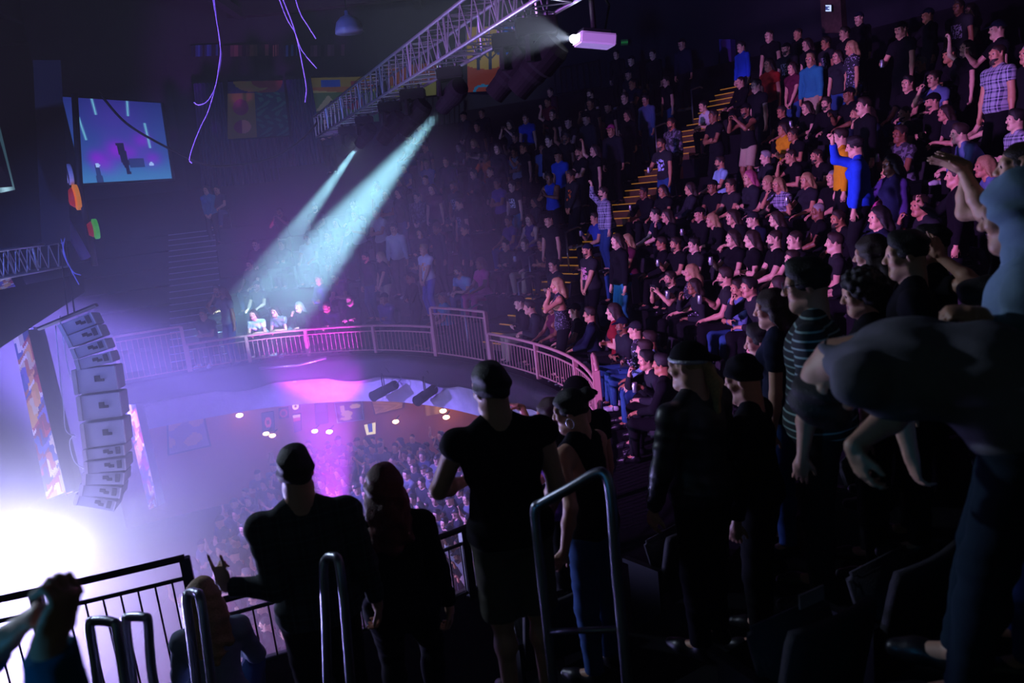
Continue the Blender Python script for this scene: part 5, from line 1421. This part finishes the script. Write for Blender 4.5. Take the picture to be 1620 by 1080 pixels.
MB().tube([L_ + Vector((0, 0, .4)), Vector((L_.x, L_.y, 11))], .015, 6).build('cord', M['cable'], t)
# ---- hanging ribbons and the swagged cable
def strand(name, label, cat, px, r, m, group=None):
    o = MB().tube(spline([at(*p) for p in px], 6), r * .8, 6).build(name, m, smooth=True); tag(o, label, cat, group); return o
g_ = 'loose pale strands hanging from the ceiling'
strand('hanging_strand', 'pale strand with a hooked tip hanging above the left curtain', 'strand', [(330, -40, 9), (345, 45, 9), (349, 80, 9), (346, 110, 9), (340, 140, 9), (328, 160, 9), (315, 166, 9), (307, 162, 9)], .008, M['ribbon'], g_)
strand('hanging_strand', 'longest pale strand reaching down to the swagged cable', 'strand', [(334, -40, 9.1), (347, 60, 9.1), (350, 90, 9.1), (343, 130, 9.1), (330, 175, 9.1), (318, 200, 9.1), (306, 230, 9.1), (300, 252, 9.1), (304, 258, 9.1)], .008, M['ribbon'], g_)
strand('hanging_strand', 'pale strand of the middle pair curving right', 'strand', [(432, -30, 9), (452, 25, 9), (467, 52, 9), (478, 80, 9), (501, 108, 9)], .008, M['ribbon'], g_)
strand('hanging_strand', 'pale strand of the middle pair hanging straight down', 'strand', [(436, -30, 9.1), (462, 35, 9.1), (472, 70, 9.1), (480, 110, 9.1), (485, 140, 9.1), (483, 162, 9.1)], .010, M['ribbon'], g_)
strand('hanging_strand', 'short pale strand nearest the truss', 'strand', [(460, -30, 9), (474, 18, 9), (488, 42, 9), (500, 61, 9)], .010, M['ribbon'], g_)
strand('power_cable', 'thick black cable swagging from the video screen to the truss', 'cable', [(155, 145, 17), (200, 195, 17.2), (262, 232, 17.5), (310, 255, 18), (345, 263, 18.3), (410, 255, 19), (450, 240, 19.5), (490, 208, 20), (525, 160, 20.4)], .035, M['cable'])
strand('steel_wire', 'thin wire above the truss running up to the ceiling', 'wire', [(560, 130, 19), (640, 72, 17), (720, 10, 15), (760, -25, 14)], .008, M['dark_metal'])
# ---- projector
t = empty('projector', at(941, 62, 8.4)); tag(t, 'white ceiling projector throwing a bluish beam to the left', 'projector')
pc = at(941, 64, 8.4); pf = frame(at(800, 52, 8.2) - pc, (0.05, 0, 1))
MB().box(pc, (.30, .40, .12), pf).build('housing', M['white'], t, bevel=.015)
MB().box(pc + Vector((0, 0, .075)), (.22, .30, .05), pf).build('mount_plate', M['dark_metal'], t)
MB().tube([pc + Vector((0, 0, .09)), pc + Vector((0, 0, 7.4 - .6))], .03, 8).build('ceiling_pole', M['black'], t, smooth=True)
MB().tube([pc + Vector((.12, .05, .09)), pc + Vector((.2, .1, .35)), pc + Vector((.05, .0, .6))], .015, 6).build('cable', M['cable'], t)
ld = (at(760, 44, 6.4) - pc).normalized(); lp_ = pc + pf @ Vector((.06, .215, .01))
MB().lathe([(.042, -.05), (.042, .015), (.034, .02)], lp_, ld, 16).build('lens', emis('projector_lens', '#e8eeff', 45), t)
spot('projector_beam', lp_ + ld * .06, lp_ + ld * 5 + Vector((0, 0, .1)), 15000, (.62, .72, 1.0), 26, .5, .02)
# ---- line array of loudspeakers
boxes = [((122, 513), 36, 21, -16), ((132, 532), 36, 20, -14), ((141, 552), 36, 18, -11), ((148, 571), 37, 18, -6), ((150, 601), 44, 41, 3), ((157, 643), 44, 41, 3.5), ((163, 686), 44, 41, 3.5), ((164, 716), 42, 18, 3), ((166, 737), 42, 20, 6), ((163, 757), 42, 20, 12), ((158, 777), 42, 19, 18), ((150, 795), 42, 18, 24)]
DA = 13.2; pxm = F / DA; ysc = _U.copy()
arr = empty('speaker_hang', at(150, 650, DA)); 
for i, ((u, v), w_, h_, a_) in enumerate(boxes):
    c0 = at(u, v, DA); wd, ht = w_ * 1.45 / pxm, h_ / pxm * 1.0
    big = h_ > 30; up = (Matrix.Rotation(math.radians(a_), 3, 'Y') @ Vector((0, 0, 1))); sidev = Vector((.30, -1, .12)).normalized()
    fr = frame(-sidev, up); t = empty('array_loudspeaker', c0)
    tag(t, ('big loudspeaker, %s from the top of the hanging array' if big else 'small loudspeaker, %s from the top of the hanging array') % ORD[i], 'loudspeaker', 'loudspeakers of the hanging array')
    b_ = MB().box(c0 - fr @ Vector((0, -.35, 0)), (wd, .7, ht * .95), fr); b_.build('cabinet', M['speaker'], t, bevel=.012)
    f0 = c0 - fr @ Vector((0, .008, 0))
    MB().box(f0 + fr @ Vector((.06 * wd, 0, .02)), (.085, .02, .10 if big else .055), fr).box(f0 + fr @ Vector((.06 * wd + .06, 0, -.01)), (.08, .02, .045), fr).build('handle', M['rubber'], t)
    if not big: MB().box(f0 + fr @ Vector((.34 * wd, 0, .01)), (.07, .02, ht * .62), fr).build('vent', M['dark_metal'], t)
    MB().box(f0 + fr @ Vector((-.44 * wd, 0, 0)), (.06, .03, ht * .96), fr).build('rigging_plate', M['alu'], t)
    MB().box(f0 + fr @ Vector((.485 * wd, 0, 0)), (.02, .05, ht * .9), fr).build('front_grille', M['alu'], t)
t = empty('array_bumper', at(112, 498, DA)); tag(t, 'metal rigging frame above the top loudspeaker of the hanging array', 'rigging frame')
MB().tube([at(60, 520, DA), at(152, 482, DA)], .035, 6).build('beam', M['dark_metal'], t); MB().tube([at(62, 520, DA + .6), at(154, 482, DA + .6)], .035, 6).build('beam', M['dark_metal'], t)
for u, v in ((75, 514), (110, 499), (145, 485)): MB().tube([at(u, v, DA), at(u, v, DA + .6)], .03, 6).build('cross_bar', M['alu'], t)
for i, (u, v) in enumerate(((108, 500), (118, 496))): MB().tube([at(u, v, DA + .3), at(u - 14, v - 120, DA + .3), at(u - 30, v - 330, DA + .3)], .012, 6).build('chain', M['dark_metal'], t)
for i, px in enumerate(([(88, 515, 13.4), (92, 560, 13.4), (100, 640, 13.4), (104, 680, 13.4), (120, 690, 13.3)], [(95, 500, 13.4), (104, 560, 13.4), (112, 600, 13.4)], [(118, 686, 13.4), (110, 700, 13.4), (118, 730, 13.4), (135, 742, 13.3)], [(95, 370, 13.4), (105, 410, 13.4), (116, 430, 13.4), (128, 435, 13.4)], [(110, 350, 13.4), (100, 395, 13.4), (112, 425, 13.4), (125, 450, 13.4)])):
    strand('speaker_cable', ['long cable running down behind the hanging array', 'cable beside the upper loudspeakers', 'cable loop under the big loudspeakers', 'pale cable loop above the array', 'second cable loop above the array'][i], 'cable', px, .012, M['ribbon'] if i > 2 else M['alu'], 'cables around the hanging array')
bpy.data.objects.remove(arr)
# ---- stage left: header, short truss, mosaic columns, tower
struct(MB().add([at(-60, 470, 12), at(132, 432, 14.5), at(134, 462, 14.5), at(-60, 590, 12), at(-60, 470, 12.8), at(132, 432, 15.3), at(134, 462, 15.3), at(-60, 590, 12.8)], [(0, 1, 2, 3), (7, 6, 5, 4), (0, 4, 5, 1), (1, 5, 6, 2), (2, 6, 7, 3), (3, 7, 4, 0)]).build('trim_stage_header', M['ceiling'], fix=True))
truss('stage_truss', 'short silvery truss over the stage at the left edge', at(-40, 424, 12), at(86, 404, 14), .42, 7, M['alu'], .022)
def mosaic(x, y):
    w_ = int(y * 26 + .9 * math.sin(x * 6 + y * 31)); v_ = int(x * 2.4 + .5 * math.sin(w_ * 2.3) + .5); h_ = int(abs(math.sin(v_ * 12.9898 + w_ * 78.233)) * 43758.5) % 13
    return h3(['#b8b0a0', '#7a3038', '#c89a50', '#4a5a98', '#d8d0c8', '#9a4a60', '#d8a060', '#6a60a8', '#e0d8d0', '#a83840', '#c8b898', '#3a4478', '#b06a48'][h_])
M['mosaic'] = attr_mat('mosaic', 0, .5)
def column(label, px, d, dep=.35):
    cs = [at(u, v, d) for u, v in px]; t = empty('mosaic_column', sum(cs, Vector()) / 4); tag(t, label, 'column', 'mosaic columns of the stage front'); painted('mosaic_face', cs, mosaic, 24, 110, M['mosaic'], t); backing('shaft', cs, dep, M['wall_dark'], t, .01)
column('broad colourful mosaic column at the stage edge', [(20, 532), (44, 522), (104, 778), (74, 790)], 14.2)
column('narrow mosaic column beside the broad one', [(42, 522), (52, 518), (116, 778), (104, 782)], 14.6)
column('mosaic column fading into the haze right of the hanging array', [(196, 640), (214, 640), (250, 800), (236, 806)], 17.5)
column('small mosaic panel below the short truss', [(-4, 438), (14, 434), (34, 470), (-4, 482)], 14.2)
t = MB().add([at(52, 95, 13), at(96, 95, 13), at(112, 380, 13.4), at(66, 390, 13.4), at(52, 95, 13.6), at(96, 95, 13.6), at(112, 380, 14), at(66, 390, 14)], [(0, 1, 2, 3), (7, 6, 5, 4), (0, 4, 5, 1), (1, 5, 6, 2), (2, 6, 7, 3), (3, 7, 4, 0)]).build('trim_stage_tower', M['ceiling'], fix=True); struct(t)
MBx = MB().tube([at(118, 150, 15), at(126, 290, 15), at(150, 420, 15)], .06, 8).build('support_pole', M['black'], smooth=True); tag(MBx, 'dark slanting pole in front of the big video screen', 'pole')
MBy = MB().tube([at(92, 330, 14), at(136, 408, 14.5)], .09, 8).build('support_pole', mat('violet_pole', '#4a4a88', .5), smooth=True); tag(MBy, 'bluish slanting pole above the hanging array', 'pole')
def sign(label, u, v, d, rx, ry, c1, c2):
    P = at(u, v, d); t = empty('round_sign', P); tag(t, label, 'sign', 'bright round signs at the stage side'); ax_ = Vector((.82, .57, 0))
    MB().lathe([(ry, -.03), (ry, .03), (ry * .98, .04)], P, ax_, 28).build('disc', M[c1], t); MB().lathe([(ry * .8, 0), (ry * .55, .07)], P - ax_ * .06, -ax_, 28).build('centre', M[c2], t)
M['s_orange'] = mat('sign_orange', '#e8901c', .5, emit='#ff9018', estr=.35); M['s_red'] = mat('sign_red', '#b83020', .5, emit='#d83018', estr=.2); M['s_green'] = mat('sign_green', '#58c048', .5, emit='#50d838', estr=.3); M['s_white'] = mat('sign_white', '#d8d8e8', .5)
sign('orange and red round sign seen nearly edge on', 121, 312, 15, .1, .24, 's_orange', 's_red'); sign('small green and red sign below the orange one', 151, 362, 15, .1, .19, 's_green', 's_red'); sign('thin white sign above the orange one', 110, 276, 15, .1, .2, 's_white', 's_white')
struct(MB().box((-17, 14, 3), (.3, 44, 17)).build('wall_left', M['ceiling']))
struct(MB().box((-11.5, 12.2, -4.75), (7, 14, .9)).build('floor_stage', M['black']))
# ---- stage blinders behind the haze
M['blinder'] = emis('blinder_lens', '#eef2ff', 100)
for i, (u, v, d) in enumerate(((20, 850, 13.5), (62, 858, 13.8), (100, 866, 14.1), (38, 905, 13.5))):
    P = at(u, v, d); t = empty('stage_blinder', P); tag(t, ['leftmost', 'second', 'third', 'lowest'][i] + ' glaring stage light of the cluster lost in white haze', 'stage light', 'glaring stage lights'); a_ = (Vector((2, 6, 2)) - P).normalized()
    MB().lathe([(.13, -.25), (.2, -.05), (.2, .0), (.185, .01)], P, a_, 20).build('housing', M['rubber'], t); MB().lathe([(.18, .012), (.1, .03)], P, a_, 20).build('lens', M['blinder'], t); MB().tube([P - a_ * .1, P - a_ * .1 - Vector((0, 0, .5))], .03, 6).build('stand', M['rubber'], t)
# ---- fixtures and boxes on the fascia
def fascia_light(label, u0, v0, u1, v1):
    A, B = atz_o(u0, v0, -.35), atz_o(u1, v1, -.35); t = empty('tube_spotlight', A); tag(t, label, 'stage light', 'black spotlights under the balcony lip'); a_ = (A - B).normalized(); L2 = (A - B).length
    MB().lathe([(.10, 0), (.11, .02), (.105, L2 * .5), (.12, L2 * .55), (.12, L2 * .95), (.13, L2)], B, a_, 18).build('barrel', M['rubber'], t)
    m_ = (A + B) / 2; y_ = MB()
    for s_ in (-.13, .13): y_.tube([m_ + Vector((0, s_, 0)), m_ + Vector((0, s_, .30)), m_ + Vector((0, 0, .42))], .014, 6)
    y_.build('yoke', M['dark_metal'], t)
    MB().tube(spline([B, B + Vector((.15, 0, .15)), m_ + Vector((.2, 0, .4)), m_ + Vector((.1, 0, .55))], 6), .01, 6).build('cable', M['cable'], t)
def atz_o(u, v, o_):
    r = ray(u, v)
    for t_ in np.arange(12, 26, .02):
        P = CAM + r * float(t_)
        if so(P)[1] >= o_: return P
fascia_light('black tube spotlight under the balcony lip, left of two', 590, 627, 626, 608)
fascia_light('black tube spotlight under the balcony lip, right of two', 660, 634, 687, 615)
for i, (u, v) in enumerate(((236, 634), (372, 613), (466, 600))):
    P = atz_o(u, v, -.08); o = MB().box(P, (.09, .07, .14)).build('sensor_box', M['white'], bevel=.01); tag(o, ['leftmost', 'middle', 'rightmost'][i] + ' small white box on the pale balcony fascia', 'box', 'small white boxes on the fascia')
P = atz_o(470, 577, -.32); o = MB().tube([atz_o(410, 583, -.33), atz_o(470, 578, -.33), atz_o(516, 566, -.33)], .035, 8).build('pipe_rail', M['alu'], smooth=True); tag(o, 'shiny pipe along the black balcony lip on the left', 'pipe')
# ---- under the balcony: framed posters, signs, lamps
def lowpt(u, v, o_=4.9):
    r = ray(u, v)
    for t_ in np.arange(16, 34, .03):
        P = CAM + r * float(t_)
        if so(P)[1] >= o_: return P
    return CAM + r * 25
def lowpanel(name, label, cat, px, fn, emit, fr_m, nx=24, ny=18, gap=4.88):
    cs = [lowpt(u, v, gap) for u, v in px]; t = empty(name, sum(cs, Vector()) / 4); tag(t, label, cat); painted('face', cs, fn, nx, ny, M['banner'] if not emit else attr_mat(name + '_glow', emit), t); backing('frame', cs, .06, fr_m, t, .10); return t
lowpanel('framed_poster', 'framed backlit poster with yellow shapes on the orange wall', 'poster', [(530, 638), (571, 632), (574, 663), (535, 668)], lambda x, y: h3('#f0c060') if (blob(x, y, .25, .35, .1, .2) or blob(x, y, .4, .62, .22, .16) or blob(x, y, .75, .28, .2, .12) or blob(x, y, .35, .85, .25, .08)) else h3('#3a2a50'), .5, M['alu'])
lowpanel('wide_poster', 'wide tan poster in a studded red frame under the fascia', 'poster', [(588, 632), (638, 626), (636, 645), (594, 655)], lambda x, y: mixc(h3('#c08a58'), h3('#e0b080'), .5 + .5 * math.sin(x * 14 + 5 * math.sin(y * 7))), 0, mat('stud_frame', '#7a2a2c', .6))
lowpanel('wide_poster', 'pale map-like poster lost in the haze on the lower left', 'poster', [(266, 664), (320, 656), (331, 704), (268, 718)], lambda x, y: h3('#c8a080') if math.sin(x * 9 + 3 * y) + math.sin(y * 11) > .4 else h3('#8a7a88'), 0, M['wall_dark'])
lowpanel('wide_poster', 'tan poster half hidden behind the person in knee shorts', 'poster', [(672, 640), (698, 636), (698, 654), (674, 658)], lambda x, y: mixc(h3('#b08058'), h3('#d8a878'), .5 + .5 * math.sin(x * 11)), 0, M['orange_wall'])
lowpanel('lit_doorway', 'small bright doorway with a blue post on the orange wall', 'doorway', [(576, 672), (594, 668), (594, 686), (580, 688)], lambda x, y: h3('#3a4aa8') if .3 < x < .72 and y < .8 else h3('#ffe8b0'), 1.2, M['orange_wall'])
lowpanel('neon_sign', 'round purple neon sign among dark machines', 'sign', [(414, 655), (432, 652), (434, 680), (416, 684)], lambda x, y: h3('#ff5a90') if blob(x, y, .5, .5, .3, .3) and not blob(x, y, .5, .5, .14, .14) else h3('#2a1a48'), .6, M['black'])
lowpanel('neon_sign', 'bright white and orange sign above the red panel', 'sign', [(461, 637), (473, 635), (474, 648), (462, 650)], lambda x, y: h3('#ffe0c0') if blob(x, y, .5, .5, .42, .42) and not blob(x, y, .5, .5, .15, .15) else h3('#803040'), 1.4, M['black'])
lowpanel('neon_sign', 'red glowing panel under the white sign', 'sign', [(463, 657), (475, 655), (476, 680), (466, 683)], lambda x, y: h3('#ffd0b0') if y < .14 else h3('#d83a4a') if y < .4 else h3('#5a2050'), .9, M['black'])
lowpanel('neon_sign', 'dim red ring sign between the purple one and the white one', 'sign', [(441, 647), (455, 645), (456, 660), (442, 662)], lambda x, y: h3('#e04060') if blob(x, y, .5, .5, .45, .45) and not blob(x, y, .5, .5, .25, .25) else h3('#2a1a48'), .5, M['black'])
lowpanel('video_game_cabinet', 'dark cabinet with a purple screen near the fascia edge', 'cabinet', [(498, 640), (516, 637), (518, 668), (500, 671)], lambda x, y: h3('#6a3a98') if .1 < x < .9 and y < .4 else h3('#201838'), .4, M['black'])
for i, (u, v, e_) in enumerate(((379, 657, 22), (701, 650, 10), (706, 660, 9), (521, 683, 12), (498, 682, 6), (431, 689, 6), (421, 686, 5), (626, 667, 6))):
    P = lowpt(u, v, 4.6); t = empty('wall_lamp', P); tag(t, ['brightest wall lamp above the pale poster', 'upper white lamp beside the dark doorway', 'lower amber lamp beside the dark doorway', 'square lamp at the cabinet foot', 'small lamp left of the cabinet foot', 'small white lamp under the purple neon', 'tiny lamp beside the small white one', 'long lamp on the dark counter'][i], 'lamp', 'small lamps under the balcony')
    MB().lathe([(.05, -.05), (.10, -.02), (.10, .03), (.05, .06)], P, (0, 0, 1), 12).build('bulb', emis('warm_bulb', '#ffd8a0', e_), t); MB().tube([P + Vector((0, 0, .05)), P + Vector((.1, .25, .12))], .02, 6).build('bracket', M['black'], t)
for (u, v, e_) in ((560, 655, 60), (470, 665, 35), (650, 655, 50), (380, 665, 30)):
    P = lowpt(u, v, 3.2); d_ = bpy.data.lights.new('warm_room_lamp', 'POINT'); o = bpy.data.objects.new('warm_room_lamp', d_); COL.objects.link(o); o.location = P + Vector((0, 0, .6)); d_.energy = e_ * .5; d_.color = (1, .55, .28); d_.shadow_soft_size = .2
# ---- upper right: pillar, patterned column, railing, small signs
def wallbox(label, name, cat, px, m, dep):
    cs = [wallpt(u, v, .3) for u, v in px]; o = backing(name, cs, dep, m, None, 0); tag(o, label, cat); return o
o = wallbox('x', 'trim_doorway', 'x', [(1137, 62), (1155, 62), (1160, 168), (1142, 168)], mat('violet_lit_jamb', '#6a50b0', .7), .25); struct(o); del o['label']; del o['category']  # purple light on the doorway edge put into its colour
o = wallbox('x', 'trim_column', 'x', [(1296, -20), (1328, -20), (1332, 52), (1300, 52)], mat('patterned_column', '#5a4438', .8, var=.6, vscale=12), .25); struct(o); del o['label']; del o['category']
cs = [wallpt(u, v, .42) for u, v in ((1306, 8), (1315, 8), (1315, 18), (1306, 18))]
t = empty('lit_sign', cs[0]); tag(t, 'small bluish white lit sign on the patterned column', 'sign'); painted('face', cs, lambda x, y: (.75, .82, 1) if (y < .25 or y > .75 or x > .7 or abs(y - .5) < .12 and x > .4) else (.2, .25, .5), 10, 10, attr_mat('lit_sign', 1.2), t); backing('case', cs, .06, M['black'], t, .1)
cs = [wallpt(u, v, .3) for u, v in ((982, 63), (993, 62), (993, 71), (982, 72))]
t = empty('exit_sign', cs[0]); tag(t, 'tiny dim green exit sign right of the projector', 'sign'); painted('face', cs, lambda x, y: (.12, .5, .25) if (int(x * 8) % 2 and .25 < y < .75) else (.03, .16, .08), 16, 6, attr_mat('exit_sign', .6), t); backing('case', cs, .06, M['black'], t, .1)
s0_, s1_ = float(so(wallpt(888, 140))[0]), float(so(wallpt(962, 140))[0])
t = empty('upper_railing', wallpt(925, 120, .6)); tag(t, 'dim grille railing high behind the projector', 'railing'); g = MB(); zz0, zz1 = wallpt(925, 146, .6).z, wallpt(925, 100, .6).z
for i in range(17):
    s_ = s0_ + (s1_ - s0_) * i / 16; p = pt(s_, wtop(s_) - .6); g.tube([Vector((p.x, p.y, zz0)), Vector((p.x, p.y, zz1))], .015, 5)
for z_ in (zz0 + .1, zz1): g.tube([Vector((*pt(s0_ + (s1_ - s0_) * i / 8, wtop(s0_) - .6).xy, z_)) for i in range(9)], .025, 6)
g.build('grille', M['dark_metal'], t)
# ---- aisle handrail loops in front of the camera
def loop(label, px, r=.021, bar=None, m=None):
    t = empty('handrail_loop', at(*px[0])); tag(t, label, 'handrail', 'bent tube handrails of the nearest aisle')
    MB().tube(spline([at(*p) for p in px], 8), r, 10).build('bent_tube', m or M['chrome_dark'], t, smooth=True)
    if bar: MB().tube([at(*bar[0]), at(*bar[1])], r * .62, 8).build('cross_bar', m or M['chrome_dark'], t, smooth=True)
M['chrome_dark'] = mat('dark_chrome', '#a4a8b4', .36, metal=1)
loop('shiny bent handrail loop in the middle foreground with a bright cross bar', [(885, 1180, 3.1), (866, 990, 3.12), (850, 850, 3.14), (847, 806, 3.14), (858, 796, 3.13), (905, 770, 3.05), (942, 749, 3.0), (958, 752, 2.98), (967, 790, 2.97), (975, 900, 2.97), (986, 1010, 2.95), (1000, 1180, 2.92)], .021, ((868, 999, 3.11), (981, 995, 2.96)))
loop('dark handrail loop between the plaid shirt and the black jacket', [(520, 1180, 3.5), (516, 1000, 3.5), (512, 905, 3.5), (516, 884, 3.5), (526, 880, 3.46), (536, 890, 3.42), (545, 960, 3.4), (556, 1100, 3.38), (562, 1200, 3.36)], .02)
loop('dark handrail loop in front of the person seated at the front rail', [(322, 1180, 3.6), (304, 1020, 3.6), (295, 950, 3.6), (299, 938, 3.6), (310, 938, 3.55), (318, 950, 3.5), (330, 1040, 3.48), (348, 1180, 3.46)], .021)
loop('dark handrail loop nearest the tall dark panel', [(228, 1200, 3.4), (208, 1060, 3.4), (199, 985, 3.4), (204, 976, 3.4), (228, 976, 3.35), (234, 986, 3.35), (240, 1060, 3.34), (262, 1200, 3.3)], .02)
loop('dark handrail loop just right of the blurred sleeves', [(168, 1200, 3.2), (152, 1060, 3.2), (142, 992, 3.2), (150, 982, 3.2), (178, 984, 3.16), (185, 996, 3.15), (196, 1070, 3.14), (216, 1200, 3.1)], .02)
# ---- empty folding seats around the camera, with number plates
random.seed(3); taken = [c['P'] for c in crowd if c['s'] > 14.5] + [Vector((o.matrix_world.translation.x, o.matrix_world.translation.y, 0)) for o in bpy.data.objects if o.name.startswith('person') and o.get('group') is None]
nseat = 0
for k in range(0, 6):
    L_row = []
    s_ = 14.6
    while s_ < 21.6:
        p = pt(s_, row_o(k) + (.66 if k else 1.0)); w_ = (pt(s_ + .05, row_o(k) + .6) - pt(s_ - .05, row_o(k) + .6)).length / .1
        s_ += .53 / w_; P = Vector((p.x, p.y, row_z(k))); u, v, d = proj(P + Vector((0, 0, .6)))
        if d < 1.5 or not (-50 < u < 1700 and 300 < v < 1200): continue
        if min((Vector((q_.x, q_.y)) - Vector((P.x, P.y))).length for q_ in taken) < .42 or (P - CAM).xy.length < 1.0: continue
        n = -nrm(s_); L_row.append((P, math.atan2(-n.x, n.y)))
    for j, (P, yw) in enumerate(L_row):
        t = seat(P, yw, 'empty folding seat, %s row of the near block, %s from its far end' % (ORD[k], ordn(j + 1)), True, 'empty seats of the near block'); nseat += 1
        if j % 2 == 0: q_ = MB().box((.0, -.04, .885), (.13, .008, .06)).build('number_plate', M['plate'], t); q_.matrix_parent_inverse = Matrix();
